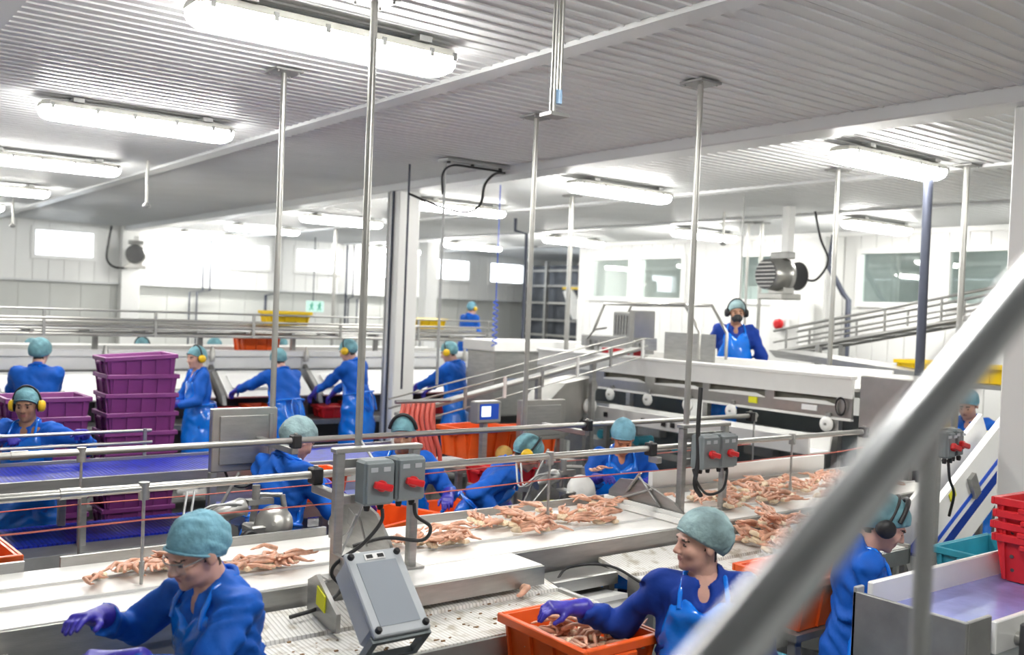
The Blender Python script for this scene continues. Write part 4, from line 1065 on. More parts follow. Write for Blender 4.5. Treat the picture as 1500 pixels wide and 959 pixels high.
# white feed trough under it
t = thing('feed_trough', (6.95, 0, 0), 'white feed trough with black grips below the raised conveyor', 'trough')
MB().prism([(0, 1.27), (.02, 1.26), (.30, 1.26), (.33, 1.41), (.31, 1.41), (.285, 1.285), (.025, 1.285), (.012, 1.41), (-.012, 1.41)], 4.95, 7.75, 'xz').build('channel', WHITE_S, t)
for y in (7.45, 6.9, 6.62, 6.5, 5.8): MB().box((-.03, y - .025, 1.31), (-.008, y + .025, 1.36), b=.005).build('grip', BLACK, t)
for y in (5.1, 6.4, 7.6): MB().box((.12, y - .025, 0), (.17, y + .025, 1.26)).build('leg', STEEL_D, t)
t = thing('roller_frame', (7.02, 5.6, 0), 'dark steel roller frame with teal rollers under the raised conveyor', 'machine')
MB().box((.1, .1, .55), (.34, 3.2, .62)).box((.1, .1, .95), (.34, 3.2, 1.02)).build('frame', STEEL_D, t)
for k in range(5): MB().cyl((.12, .5 + k * .55, 1.08), (.34, .5 + k * .55, 1.08), .05, n=12).build('roller', TEAL, t)
legs_for(t, [(.14, .2), (.30, .2), (.14, 3.1), (.30, 3.1)], .98)

# --- inclined chain conveyor feeding the raised one
t = thing('inclined_conveyor', (4.43, 7.30, 0), 'inclined narrow conveyor with parallel steel rails climbing to the raised conveyor', 'conveyor')
dx, dz = 2.93, .61
for y, zo, r_ in ((0, 1.54, .008), (0, 1.455, .010), (0, 1.35, .008), (.34, 1.54, .008), (.34, 1.455, .010)): MB().cyl((0, y, zo), (dx, y, zo + dz), r_, n=8).build('rail', STEEL_L, t)
MB().prism([(0, 1.405), (dx, 1.405 + dz), (dx, 1.43 + dz), (0, 1.43)], .08, .24, 'xz').build('belt', STEEL_D, t)
for k in range(7):
    x = .15 + k * .45; z = 1.34 + dz * x / dx; MB().box((x - .014, -.015, z), (x + .014, .005, z + .20)).build('rail_clip', STEEL_D if k % 2 else WHITE, t)
for x, z in ((.35, 1.47), (1.6, 1.73), (2.32, 1.88)):
    MB().box((x - .025, .15, 0), (x + .025, .20, z)).build('post', STEEL, t)
# --- steel hopper box with sign
t = thing('steel_hopper', (7.15, 9.75, 0), 'large brushed steel hopper box with printed maker plate and white top edge', 'machine')
MB().box((0, 0, 1.05), (1.3, .6, 1.93), b=.01).build('body', STEEL, t)
MB().box((-.05, -.05, 1.86), (1.45, .65, 2.0), b=.01).build('top_trough', WHITE_S, t)
MB().box((.20, -.006, 1.45), (.55, -.001, 1.52)).build('name_plate', mat('faded_blue_print', (.25, .31, .42), .5), t)
MB().prism([(1.0, 1.1), (1.3, 1.1), (1.1, .8), (1.0, .8)], .1, .5, 'xz').build('outlet', STEEL_D, t)
legs_for(t, [(.05, .05), (1.25, .05), (.05, .55), (1.25, .55)], 1.06)
bp = tag(MB().lathe([(.02, -.02), (.09, -.01), (.10, .015), (.07, .03)], (8.36, 9.62, 1.62), (-.5, -.8, .1), 20).build('blue_disc_cap', BLUEP), 'round blue plastic cap beside the steel hopper', 'cap')
MB().cyl((8.36, 9.62, 1.62), (8.45, 9.72, 1.62), .03, n=8).build('stem', BLUEP, bp)
hz = thing('air_coil', (6.95, 9.5, 1.95), 'coiled bright blue air hose hanging from above the steel hopper', 'hose')
MB().tube([(.03 * math.cos(k * .9), .03 * math.sin(k * .9), .55 - k * .0095) for k in range(60)], .008, 5).build('coil', BLUEP, hz)
MB().cyl((0, 0, .55), (0, 0, CZ - 1.95), .006, n=6).build('feed_line', BLUEP, hz)
# steel chute with pulley at the end of the inclined conveyor
t = thing('curved_chute', (6.35, 7.55, 0), 'grey sheet-steel chute with white pulley left of the feed trough', 'chute')
MB().prism([(0, 1.0), (.35, 1.30), (.55, 1.62), (.50, 1.72), (.1, 1.66), (-.15, 1.45)], 0, .4, 'xz').build('shell', STEEL_L, t)
MB().lathe([(.03, 0), (.085, .004), (.085, .03), (.03, .034)], (.42, -.01, 1.42), (0, -1, 0), 20).build('pulley', WHITE_S, t)
MB().box((.0, .1, 0), (.05, .3, 1.1)).box((.45, .1, 0), (.5, .3, 1.45)).build('legs_frame', STEEL_D, t)

# --- red hoses hanging by the worker in dark band
t = thing('red_hoses', (3.95, 6.35, 0), 'bundle of red rubber hoses hanging in loops by the steel post', 'hose')
for k in range(7):
    x = -.14 + k * .045; dz_ = .03 * (k % 3)
    MB().tube(curve_pts([(x, .0, 1.64), (x - .03, -.03, 1.5), (x + .05, -.04, 1.25 - dz_), (x + .08, .02, 1.05), (x + .06, .06, 1.25), (x + .03, .05, 1.64)]), .018, 7).build('hose_loop', REDPALE, t)
MB().cyl((-.2, .02, 1.66), (.3, .02, 1.66), .016, n=8).build('hook_bar', STEEL, t)
MB().box((.05, .03, 0), (.10, .08, 1.67)).build('post', STEEL, t)
# crates around the middle benches
crate('orange', (4.05, 6.14, .62), 'orange crate beside the bending worker, upper of the pair by the crab belt', None)
crate('orange', (4.05, 6.14, .36), 'orange crate under another orange crate beside the bending worker', None)
crate('orange', (4.05, 6.14, .10), 'orange crate at the bottom of the stack beside the bending worker', None)
crate('tub', (4.62, 6.16, 1.0), 'bright red tub behind the bending worker', None)
crate('orange', (4.92, 6.95, 1.10), 'orange crate under the weighing display', None, rz=6)
crate('orange', (5.48, 7.0, 1.06), 'orange crate under the square steel panel, beside the round yellow sponge', None, rz=-8)
crate('orange', (3.12, 5.35, .80), 'orange crate by the glossy apron behind the console', None, rz=20)
crate('orange', (3.0, 6.22, 1.005), 'orange crate on the bench between the two hair-netted workers', None, scale=.8)
crate('orange', (.62, 5.02, .93), 'orange crate behind the near end of the crab belt', None, rz=4)
crate('tub', (5.05, 5.04, .93), 'red tub by the cutting disc beside the tall pale blue hair net', None, scale=.8)
t = thing('work_bench', (2.35, 5.72, 0), 'steel work bench with pale blue wet top behind the middle workers', 'bench')
MB().box((0, .32, .97), (1.4, .74, 1.0)).build('top', BELTL, t)
MB().box((0, .30, .93), (1.4, .32, 1.03)).box((0, .74, .93), (1.4, .76, 1.06)).build('edge', STEEL, t)
MB().box((1.30, .38, 1.0), (1.34, .7, 1.10)).build('white_board', WHITE_S, t)
legs_for(t, [(x, y) for x in (.1, .7, 1.3) for y in (.38, .7)], .97)
t = thing('tub_stand', (4.42, 5.98, 0), 'narrow steel stand under the bright red tub', 'stand')
MB().box((0, 0, .96), (.40, .36, .995)).build('top', STEEL_D, t)
legs_for(t, [(.04, .04), (.36, .04), (.04, .32), (.36, .32)], .96)
sp = tag(MB().lathe([(.02, -.035), (.062, -.03), (.078, 0), (.070, .022), (.025, .034)], (5.03, 6.67, 1.142), (-.4, -.85, .2), 18).build('round_sponge', mat('yellow_sponge', (.85, .55, .16), .9, 0, .5, 40, .2, 20)), 'round yellow sponge leaning on the orange crates under the weighing display', 'sponge')
t = thing('crate_table', (4.5, 6.60, 0), 'low steel table holding the orange crates by the weighing display', 'table')
MB().box((0, 0, 1.02), (1.3, .62, 1.058)).build('top', STEEL_D, t)
legs_for(t, [(.05, .05), (1.25, .05), (.05, .57), (1.25, .57)], 1.02)

# --- sloping ladder rack
t = thing('ladder_rack', (10.5, 5.0, 0), 'sloping steel ladder rack with hand rails climbing before the large office window', 'walkway')
def lz(y): return 1.98 + (3.0 - y) * .205
for x in (0, .5):
    for zo, r_ in ((0, .03), (.14, .014), (.29, .018)): MB().cyl((x, 3.1, lz(3.1) + zo), (x, -.8, lz(-.8) + zo), r_, n=8).build('rail', STEEL, t)
    for k in range(6): y = 2.9 - k * .7; MB().cyl((x, y, lz(y)), (x, y, lz(y) + .30), .016, n=8).build('upright', STEEL, t)
for k in range(13): y = 3.0 - k * .3; MB().cyl((0, y, lz(y)), (.5, y - .15, lz(y - .15)), .014, n=6).build('rung', STEEL_D, t)
for x, y in ((0, 2.4), (.5, 2.4), (0, -.2), (.5, -.2)): MB().box((x - .03, y - .03, 0), (x + .03, y + .03, lz(y))).build('leg', STEEL_D, t)
t = thing('feed_heap', (8.95, 5.2, 0), 'steel tray feeder with crumpled sheets below the ladder rack', 'machine')
MB().prism([(0, 1.86), (1.9, 1.96), (2.0, 2.04), (1.9, 2.04), (.1, 1.92)], .30, .9, 'yz').build('tray', STEEL, t)
for y in (.2, 1.7): MB().box((.5, y, 0), (.56, y + .06, 1.88)).build('leg', STEEL_D, t)
crate('yellow', (9.85, 5.55, 1.84), 'yellow crate behind the stair rail on the shelf below the ladder rack', None, rz=90)
crate('yellow', (9.85, 4.90, 1.84), 'yellow crate second along the shelf below the ladder rack', None, rz=90)
t = thing('low_shelf', (9.55, 4.5, 0), 'steel shelf carrying yellow crates below the ladder rack', 'shelf')
MB().box((0, 0, 1.79), (.55, 1.5, 1.835)).build('top', STEEL, t)
legs_for(t, [(.05, .05), (.5, .05), (.05, 1.45), (.5, 1.45)], 1.79)

# --- right-hand corner: outfeed table, crates, tilted belt
t = thing('outfeed_conveyor', (3.70, 1.88, 0), 'stainless outfeed conveyor with wet lilac belt under the red baskets', 'conveyor')
MB().box((0, 0, .35), (.02, .50, 1.25), b=.004).build('end_panel', STEEL_D, t)
MB().box((.02, 0, .35), (.20, .018, 1.25), b=.004).build('corner_panel', STEEL_D, t)
MB().box((0, .482, .35), (.06, .50, 1.27), b=.004).build('corner_panel', GALV, t)
MB().box((.03, .03, 1.13), (2.4, .46, 1.17)).build('belt', BELTL, t)
MB().box((.08, .46, 1.05), (2.4, .485, 1.285), b=.006).build('white_side_guard', WHITE_S, t)
MB().box((.24, .0, 1.08), (2.4, .025, 1.215), b=.004).build('white_near_guard', WHITE_S, t)
MB().box((.1, .03, .70), (2.4, .46, .76)).build('return_tray', STEEL_D, t)
ax_ = MB().cyl((.42, -.10, 1.12), (.42, .02, 1.12), .03, n=12).cyl((.34, -.07, 1.02), (.34, -.03, 1.02), .05, n=14).build('drive_shaft', STEEL_L, t)
MB().box((.30, -.12, .95), (.34, -.06, 1.22), b=.008).build('shaft_bracket', CAVITY, t)
MB().cyl((.22, -.03, .98), (.50, -.03, .96), .026, n=12).build('blue_tube', BLUEP, t)
legs_for(t, [(.3, .06), (2.3, .06), (.3, .44), (2.3, .44)], 1.12)
for k in range(4):
    crate('red', (4.98, 2.13, 1.175 + .058 * k), 'topmost perforated red basket of the stack on the outfeed belt' if k == 3 else 'perforated red basket nested in the stack on the outfeed belt', None if k == 3 else 'red baskets on the outfeed belt', rz=(2, -2)[k % 2], scale=.94)
crate('orange', (4.27, 3.06, .86), 'orange crate on the dark table behind the worker with black ear muffs', None)
crate('teal', (5.70, 2.74, .86), 'teal crate on the dark table before the white column', None)
t = thing('side_table', (4.0, 2.87, 0), 'dark steel frame table with tray beneath the orange crate', 'table')
MB().box((0, 0, .82), (1.32, .42, .855)).build('top', STEEL_D, t)
MB().box((0, .02, .50), (1.32, .40, .53)).build('lower_tray', STEEL, t)
MB().box((.05, .04, .53), (.5, .38, .62), b=.01).build('white_pan', WHITE, t)
legs_for(t, [(.04, .04), (1.28, .04), (.04, .38), (1.28, .38)], .82, STEEL_D)
t = thing('side_table', (5.35, 2.5, 0), 'small dark table carrying the teal crate', 'table')
MB().box((0, 0, .82), (.66, .31, .858)).build('top', STEEL_D, t)
legs_for(t, [(.04, .04), (.62, .04), (.04, .27), (.62, .27)], .82, STEEL_D)
crate('teal', (3.62, 2.66, .55), 'teal crate on a low stool in front of the outfeed conveyor', None, rz=90)
t = thing('low_stool', (3.4, 2.42, 0), 'low dark steel stool under a teal crate', 'stool')
MB().box((0, 0, .50), (.44, .48, .545)).build('top', STEEL_D, t)
legs_for(t, [(.05, .05), (.39, .05), (.05, .43), (.39, .43)], .5, STEEL_D)
t = thing('crate_stand', (2.46, 2.80, 0), 'grey metal crate stand under the orange crate of crab legs', 'stand')
MB().box((0, 0, .78), (.44, .46, .835), b=.006).build('tray', GREYBOX, t)
legs_for(t, [(.04, .04), (.40, .04), (.04, .42), (.40, .42)], .78, GALV)
crate('orange', (2.69, 3.0, .84), 'orange crate filled with crab legs under a gloved hand', None, rz=90)
t = thing('steep_conveyor', (6.45, 3.42, 0), 'steep white conveyor with blue stripes and yellow warning sticker beside the white column', 'conveyor')
Ms = Matrix.Translation((-.30, 0, .98)) @ Matrix.Rotation(-math.atan2(.573, .92), 4, 'Y')
MB().box((0, 0, -.36), (1.3, .05, .12), Ms).build('side_panel', WHITE_S, t)
MB().box((0, -.006, -.105), (1.3, 0, -.075), Ms).build('blue_stripe', BLUEP, t)
MB().box((0, -.006, -.22), (1.3, 0, -.15), Ms).build('dark_stripe', NAVY, t)
MB().box((.35, -.006, .04), (.43, 0, .10), Ms).build('warning_sticker', LABELY, t)
MB().box((0, .05, -.20), (1.3, .20, -.17), Ms).build('belt', BELTB, t)
MB().box((0, .20, -.36), (1.3, .23, .10), Ms).build('side_panel', WHITE_S, t)
MB().box((.60, -.03, -.12), (.68, 0, .05), Ms).build('bracket', STEEL, t)
for x, z in ((.1, .9), (.9, 1.35)): MB().box((x - .03, .08, 0), (x + .03, .14, z)).build('leg', STEEL, t)
t = thing('switch_stand', (5.86, 3.22, 0), 'steel post carrying two grey switch boxes near the white column', 'stand')
MB().box((-.02, -.02, 0), (.02, .02, 1.95)).build('post', STEEL, t)
MB().box((-.10, -.045, 1.72), (.12, -.02, 1.76)).build('cross_bar', STEEL, t)
switch_box(5.80, 3.17, 1.665, .085, .17, 'grey switch box on the lone post by the white column, with red handle', d=.07)
switch_box(5.90, 3.17, 1.675, .085, .17, 'second grey switch box on the lone post by the white column', d=.07)
cable([(5.83, 3.13, 1.57), (5.84, 3.12, 1.45), (5.90, 3.12, 1.35), (5.93, 3.16, 1.2)], 'black cable below the switch boxes on the lone post')
t = thing('steel_tank', (7.75, 2.6, 0), 'dark steel machine frame behind the lone switch box post', 'machine')
MB().box((0, 0, .5), (1.0, .45, 1.25), b=.02).build('body', STEEL_D, t)
MB().cyl((.1, .1, 1.25), (.1, .1, 1.7), .03).cyl((.1, .1, 1.6), (.6, .1, 1.6), .02).cyl((.5, .2, 1.25), (.5, .2, 1.5), .06).build('pipework', STEEL, t)
legs_for(t, [(.06, .06), (.94, .06), (.06, .40), (.94, .40)], .5)
crate('yellow', (8.31, 4.09, 1.30), 'yellow crate beside the far worker at the white column', None)
t = thing('low_shelf', (8.0, 3.84, 0), 'steel shelf under the yellow crate beside the white column', 'shelf')
MB().box((0, 0, 1.25), (.62, .5, 1.295)).build('top', STEEL, t)
legs_for(t, [(.05, .05), (.57, .05), (.05, .45), (.57, .45)], 1.25)

# --- stair hand rail close to the viewer
t = thing('stair_handrail', (.473, .389, 0), 'thick blurred steel stair hand rail rising close to the viewer', 'handrail')
A_, B_ = Vector((.408, .047, .21)), Vector((0, 0, 0)); o_ = Vector((0, 0, 2.191))
MB().cyl(o_ + A_ * 1.9, o_ - A_ * .75, .0212, n=28).build('rail', mat('polished_rail', (.42, .43, .44), .20, 1.0), t)
MB().cyl(o_ - A_ * .72, (-.294, -.034, .0), .019, n=14).build('newel', STEEL, t)
t = thing('guard_post', (1.517, .848, 0), 'slim grey upright post just beyond the stair hand rail', 'post')
MB().cyl((0, 0, 0), (0, 0, 2.24), .0155, n=14).build('post', GALV, t)
MB().box((-.06, -.06, 0), (.06, .06, .012)).build('base_plate', STEEL, t)

# ------------------------------------------------------------------ drop pipes, conduits and fittings
def pole(x, y, zb, label, r=.019, m=STEEL_L, flange=True, zt=CZ, name='drop_pipe', group='drop pipes from the ceiling', foot=False):
    t = thing(name, (x, y, zb), label, 'pipe', group)
    MB().cyl((0, 0, 0), (0, 0, zt - zb), r, n=12).build('pipe', m, t)
    if flange:
        f = MB().box((-.095, -.095, zt - zb - .026), (.095, .095, zt - zb - .010), b=.003).build('flange', STEEL_D, t)
        for a in (-.07, .07):
            for b in (-.07, .07): MB().cyl((a, b, zt - zb - .036), (a, b, zt - zb - .02), .007, n=6).build('bolt', STEEL_D, f)
    if foot: MB().box((-.05, -.05, 0), (.05, .05, .012)).build('foot_plate', STEEL, t)
    return t
pole(2.295, 4.24, 1.70, 'slim steel drop pipe crossing the brightest lamp and ending at the console switch stand')
pole(2.59, 5.97, 1.70, 'steel drop pipe with square flange ending at the square control panel')
pole(4.65, 4.24, 1.71, 'steel drop pipe with square flange ending at the switch stand behind the woman')
pole(4.62, 5.88, 1.2, 'steel drop pipe with square flange beside the weighing display')
pole(8.10, 9.50, 0, 'steel pole standing at the end of a lamp, before the steel hopper', r=.03)
pole(8.22, 5.66, .85, 'steel pole by the platform, left of the ladder rack', r=.024)
pole(8.69, 4.62, 0, 'cream steel pole touching the end of the lamp by the white column', r=.028)
pole(8.22, 4.72, 0, 'dark slate-coloured pipe rising to the lamp by the white column', r=.042, m=DARKPIPE, flange=False, zt=3.72)
pole(8.9, 17.7, 0, 'slim white pole near the exit sign', r=.035)
pole(14.0, 17.8, 0, 'slim white pole in front of the freezer frame', r=.04)
pole(9.32, 7.72, .85, 'thin dark rod beside the masked worker', r=.009, m=STEEL_D, flange=False)
pole(12.0, 9.82, 0, 'pair pole behind the masked worker, thinner one', r=.02)
pole(12.1, 9.64, 0, 'pair pole behind the masked worker, thicker one', r=.03)
pole(5.36, 8.29, 1.6, 'thin dark conduit hanging from the black cable plate', r=.014, m=GALV, flange=False)
for x, y, zb, lb in ((3.26, 11.15, 3.40, 'short rod with capped end hanging near the beam and wall fan'), (3.04, 17.7, 3.45, 'short rod with capped end hanging before the far left window'), (10.67, 9.18, 3.45, 'short rod with capped end hanging beyond the lamp of the masked worker')):
    t = pole(x, y, zb, lb, r=.016, flange=False, name='hanging_rod', group='short hanging rods')
    MB().lathe([(.018, -.03), (.045, -.02), (.045, 0), (.018, .03)], (0, 0, 0), (0, 0, 1), 12).build('end_cap', STEEL_D, t)
t = thing('conduit_pair', (2.667, 3.27, 3.24), 'double steel conduit with blue connector and small bracket plate, hanging from the ceiling', 'conduit')
for dx in (-.012, .022): MB().cyl((dx, 0, .12), (dx, 0, CZ - 3.24), .012, n=10).build('tube', STEEL_L, t)
MB().cyl((.02, 0, .06), (.02, 0, .12), .016, n=10).build('blue_connector', mat('pale_blue_fitting', (.35, .55, .80), .4), t)
MB().cyl((-.012, 0, .02), (-.012, 0, .12), .014, n=10).box((-.05, -.04, .0), (.05, .04, .015)).build('bracket', STEEL, t)
# column conduits
for k, (dx, dy, lb) in enumerate(((-.165, -.02, 'black conduit running down the face of the white column'), (-.165, .10, 'thin grey conduit running down the white column'))):
    tag(MB().cyl((6.2 + dx, 10.5 + dy, .3), (6.2 + dx, 10.5 + dy, CZ - .1), .016 if k == 0 else .010, n=8).build('conduit', DARKPIPE if k == 0 else GALV), lb, 'conduit')
pole(5.32, 8.92, 1.5, 'tall black conduit standing before the white column', r=.012, m=DARKPIPE, flange=False, name='conduit', group=None)
t = thing('cable_plate', (5.65, 8.2, CZ - .016), 'ceiling plate with black cable bundle looping to the conduits', 'cable tray')
MB().box((-.38, -.09, -.03), (.42, .09, -.004)).build('plate', GALV, t)
MB().tube(curve_pts([(-.33, .72, -.30), (-.2, .3, -.45), (0.0, .12, -.50), (.1, 0, -.42), (.12, -.04, -.22), (.22, -.06, -.10), (.40, 0, -.06)]), .014, 6).build('cable', BLACK, t)
MB().tube(curve_pts([(-.30, .1, -.35), (-.34, .05, -.15), (-.26, 0, -.06), (0, 0, -.05), (.36, 0, -.05)]), .012, 6).build('cable', BLACK, t)
for x in (-.34, -.05, .3): MB().cyl((x, -.05, -.05), (x, -.05, -.02), .02, n=8).build('gland', BLACK, t)
# wall pipes on the window wall
def wall_pipe(x0, z1, jog, zb, lb, r=.028, m=DARKPIPE):
    tag(MB().tube([(x0, 22.30, z1), (x0, 22.30, 2.55), (x0 - jog, 22.30, 2.50), (x0 - jog, 22.30, zb)], r, 7).build('wall_conduit', m), lb, 'conduit', 'dark conduits on the window wall')
for x0, z1, jog, r_ in ((8.02, 3.85, .3, .02), (7.85, 3.85, .3, .02), (11.55, 3.9, 0, .03), (11.75, 3.9, .12, .02), (12.0, 3.9, .12, .02), (9.65, 3.85, .25, .035)):
    wall_pipe(x0, z1, jog, .5, 'dark conduit running down the window wall between the high windows', r_)
tag(MB().tube([(9.55, 12.6, 3.88), (9.55, 12.6, 3.68), (9.75, 12.55, 3.64), (9.75, 12.55, 1.0)], .028, 7).build('bent_conduit', DARKPIPE), 'dark bent conduit left of the freezer frame', 'conduit')
tag(MB().tube([(13.55, 9.35, 3.8), (13.5, 9.4, 3.3), (13.5, 9.1, 2.85), (13.5, 9.0, 2.75), (13.5, 9.0, 0)], .045, 8).build('bent_conduit', DARKPIPE), 'thick black elbow pipe on the office wall beside the large window', 'conduit')

# fans
def blower(loc, rz, label, up):
    t = thing('wall_fan', loc, label, 'fan', 'grille fans', rz)
    MB().lathe([(.10, .30), (.20, .26), (.22, .05), (.22, -.02), (.19, -.03)], (0, 0, 0), (0, -1, 0), 24).build('drum', STEEL_L, t)
    g = MB().lathe([(.185, 0), (.185, .02)], (0, -.24, 0), (0, -1, 0), 24)
    face = MB().lathe([(.19, .0), (.19, .012)], (0, -.245 + .5, 0), (0, -1, 0), 24).build('back_disc', CAVITY, t)
    fr = MB().lathe([(.195, 0), (.195, .006)], (0, -.30, 0), (0, -1, 0), 24).build('dark_grille', CAVITY, t)
    for k in range(7): 
        z = -.15 + k * .05; w = math.sqrt(max(.19 ** 2 - z * z, .001)); MB().box((-w, -.318, z - .005), (w, -.306, z + .005)).build('grille_bar', STEEL, t)
    MB().box((-.22, -.22, -.32), (.22, .12, -.24), b=.01).box((-.14, -.12, -.26), (.14, .06, -.16)).build('base', STEEL_L, t)
    MB().box((-.16, -.1, .21), (.16, .05, .30), b=.01).build('junction_box', STEEL_D, t)
    MB().box((-.06, .0, .25), (.06, .10, up)).build('hanger', WALLW, t)
    return t
blower((6.2, 21.85, 3.27), R(-20), 'wall fan with dark round grille on the column of the window wall', .4)
blower((10.45, 7.95, 2.98), R(-100), 'steel blower hanging behind the masked worker', .9)
tag(MB().tube(curve_pts([(5.75, 22.15, 3.86), (5.68, 22.1, 3.5), (5.66, 22.1, 3.15), (5.8, 22.05, 2.98), (6.05, 21.95, 2.96)]), .022, 7).build('fan_cable', BLACK), 'black cable curving down to the wall fan', 'cable')
tag(MB().tube(curve_pts([(11.0, 7.9, 3.86), (11.0, 7.8, 3.5), (11.05, 7.7, 3.2), (10.95, 7.8, 2.95), (10.8, 7.9, 2.95)]), .016, 7).build('fan_cable', BLACK), 'black cable curving down to the hanging blower', 'cable')
# exit sign
t = thing('exit_sign', (10.04, 20.9, 2.15), 'green and white running man exit sign hanging before the window wall', 'sign')
MB().box((-.22, 0, 0), (.22, .03, .26), b=.004).build('plate', mat('pale_green_sign', (.55, .80, .72), .4, emit=(.5, .8, .7), estr=.15), t)
for s_ in (-1, 1):
    x = s_ * .10
    MB().lathe([(.022, 0), (.022, .006)], (x + .02, 0, .205), (0, -1, 0), 12).box((x - .02, -.006, .10), (x + .03, 0, .18)).box((x - .06, -.006, .15), (x + .065, 0, .165)).prism([(x - .02, .10), (x + .005, .10), (x - .03, .03), (x - .055, .04)], -.006, 0, 'xz').prism([(x + .005, .10), (x + .03, .10), (x + .06, .05), (x + .03, .04)], -.006, 0, 'xz').build('running_figure', GREEN, t)
MB().cyl((-.05, .015, .26), (-.05, .015, CZ - 2.15), .012, n=6).build('hanger', DARKPIPE, t)
# freezer frame beyond the office
t = thing('freezer_frame', (15.2, 18.2, 0), 'dark steel freezer frame with rails and grating in the far corner', 'machine')
MB().box((1.2, 0, 0), (3.6, 2.6, 3.6)).build('dark_body', mat('freezer_steel', (.10, .11, .13), .45, .5, .1, 20, .3, 3), t)
for y in (-.1, .8, 1.7, 2.6):
    MB().box((.95, y - .04, 0), (1.05, y + .04, 3.7)).build('upright', STEEL_D, t)
for z in (1.2, 1.75, 2.15, 2.6, 3.05, 3.45): MB().box((.98, -.1, z - .025), (1.04, 2.6, z + .025)).build('crossbar', STEEL_L if z in (1.75, 2.6) else STEEL_D, t)
MB().prism([(-.1, 2.2), (.5, 2.2), (.9, 2.9), (.6, 3.0), (.2, 2.6)], .9, .94, 'yz').build('white_tarp', WHITE, t)
MB().box((.88, .3, 2.96), (.93, .9, 3.02)).build('yellow_bar', YELLOW, t)
t = thing('mezzanine', (9.9, 16.0, 0), 'raised walkway with rails before the far wall', 'walkway')
MB().box((0, 0, .70), (3.6, 1.1, .76)).build('deck', STEEL_D, t)
legs_for(t, [(x, y) for x in (.1, 1.8, 3.5) for y in (.1, 1.0)], .70)
for x in (.05, 1.2, 2.4, 3.55): MB().cyl((x, .05, .76), (x, .05, 1.75), .02, n=8).build('rail_post', STEEL_L, t)
for z in (1.3, 1.75): MB().cyl((.05, .05, z), (3.55, .05, z), .02, n=8).build('hand_rail', STEEL_L, t)
t = thing('emergency_stop', (13.22, 10.05, 2.33), 'round red emergency button on a white cabinet by the office wall', 'button')
MB().box((-.05, -.12, -.10), (.05, .12, .10), b=.01).build('box', PAPER, t)
MB().lathe([(.07, 0), (.09, .02), (.09, .06), (.05, .08)], (-.05, 0, 0), (-1, 0, 0), 16).build('button', RED, t)
t = thing('white_cabinet', (13.28, 10.05, 0), 'tall white service cabinet by the office wall', 'cabinet')
MB().box((0, -.30, 0), (.40, .30, 2.70), b=.01).build('body', WHITE_S, t)
MB().box((-.012, -.27, .1), (-.001, .27, 2.1)).build('door', WHITE, t)
# ------------------------------------------------------------------ the workers
AWAY, LEFT, TOWARD, RIGHT = 52.8, 142.8, 232.8, -37.2       # headings as seen from the landing
person((1.121, 3.275, 1.636), 190, 'man in pale blue hair net and clear safety glasses reaching over the belt', height=1.68, lean=10, turn=2, nod=18, tilt=-4,
       rhand=(.90, 3.50, 1.275), lhand=(.88, 3.14, 1.24), rcurl=.35, lcurl=.7, step=.0125, head_step=.0062, net=NETB, net_full=1.02, glasses=True, glove_step=.005, elbow_out=.8, stout=1.05)
person((2.939, 2.585, 1.622), 220, 'woman in grey-green hair net and wet glossy apron reaching into the orange crate', lean=3, turn=-62, nod=2, tilt=0,
       rhand=(2.60, 2.95, 1.19), lhand=(3.05, 2.25, .85), rcurl=.5, step=.0125, head_step=.0062, coat=NAVY, net=NETG, net_full=1.10, glove_step=.005, elbow_out=.3, stout=1.08)
person((4.261, 2.522, 1.556), -48, 'worker with black ear muffs looking down beside the outfeed conveyor', height=1.70, lean=5, turn=2, nod=26,
       rhand=(4.30, 2.50, .93), lhand=(4.58, 2.62, .95), step=.015, head_step=.008, net=NET, net_full=1.12, muffs='black', band=True, stout=.95)
person((1.467, 7.82, 1.675), 236, 'worker with yellow ear muffs facing out across the blue belt, hands on the rail', lean=4, turn=8, nod=6,
       rhand=(1.28, 7.60, 1.335), lhand=(1.79, 7.50, 1.365), rcurl=1.0, lcurl=1.0, step=.017, head_step=.009, skin=SKIN_T, muffs='yellow', elbow_out=1.6)
person((2.70, 5.66, 1.63), 20, 'worker in grey-green hair net bowed over the bench below the square control panel', height=1.72, lean=14, turn=-8, nod=26,
       rhand=(2.98, 5.45, 1.12), lhand=(3.05, 5.85, 1.12), step=.018, head_step=.010, net=NETG, net_full=1.12, apron='wrap', skin=SKIN)
person((3.40, 5.66, 1.64), 225, 'worker with dark head band behind the grey switch boxes', lean=6, turn=10, nod=10,
       rhand=(3.02, 5.42, 1.2), lhand=(3.55, 5.3, 1.15), step=.018, head_step=.010, net=NET, band=True, skin=SKIN_T)
person((4.38, 5.38, 1.465), -36, 'worker with yellow ear muffs bending far over beside the red tub', height=1.70, lean=37, turn=0, nod=24, base=.0,
       rhand=(4.0, 5.32, .95), lhand=(4.3, 5.62, .95), step=.018, head_step=.010, net=NET, muffs='yellow', apron='wrap')
person((4.90, 5.06, 1.595), 232, 'worker in tall pale blue hair net looking down, seen behind the crab belt', lean=8, turn=0, nod=30,
       rhand=(4.68, 5.06, 1.22), lhand=(5.06, 4.96, 1.18), step=.017, head_step=.009, net=NETB, net_full=1.05, skin=mat('ruddy_skin', (.62, .25, .13), .5))
person((8.27, 6.88, 2.59), 225, 'worker in black face mask and black ear muffs standing on the raised platform', base=.85, lean=2, turn=4, nod=4,
       rhand=(8.13, 7.08, 1.78), lhand=(8.42, 6.55, 1.78), step=.022, head_step=.011, muffs='black', mask=MASKB, net=NETG, skin=SKIN_T, coat=NAVY)
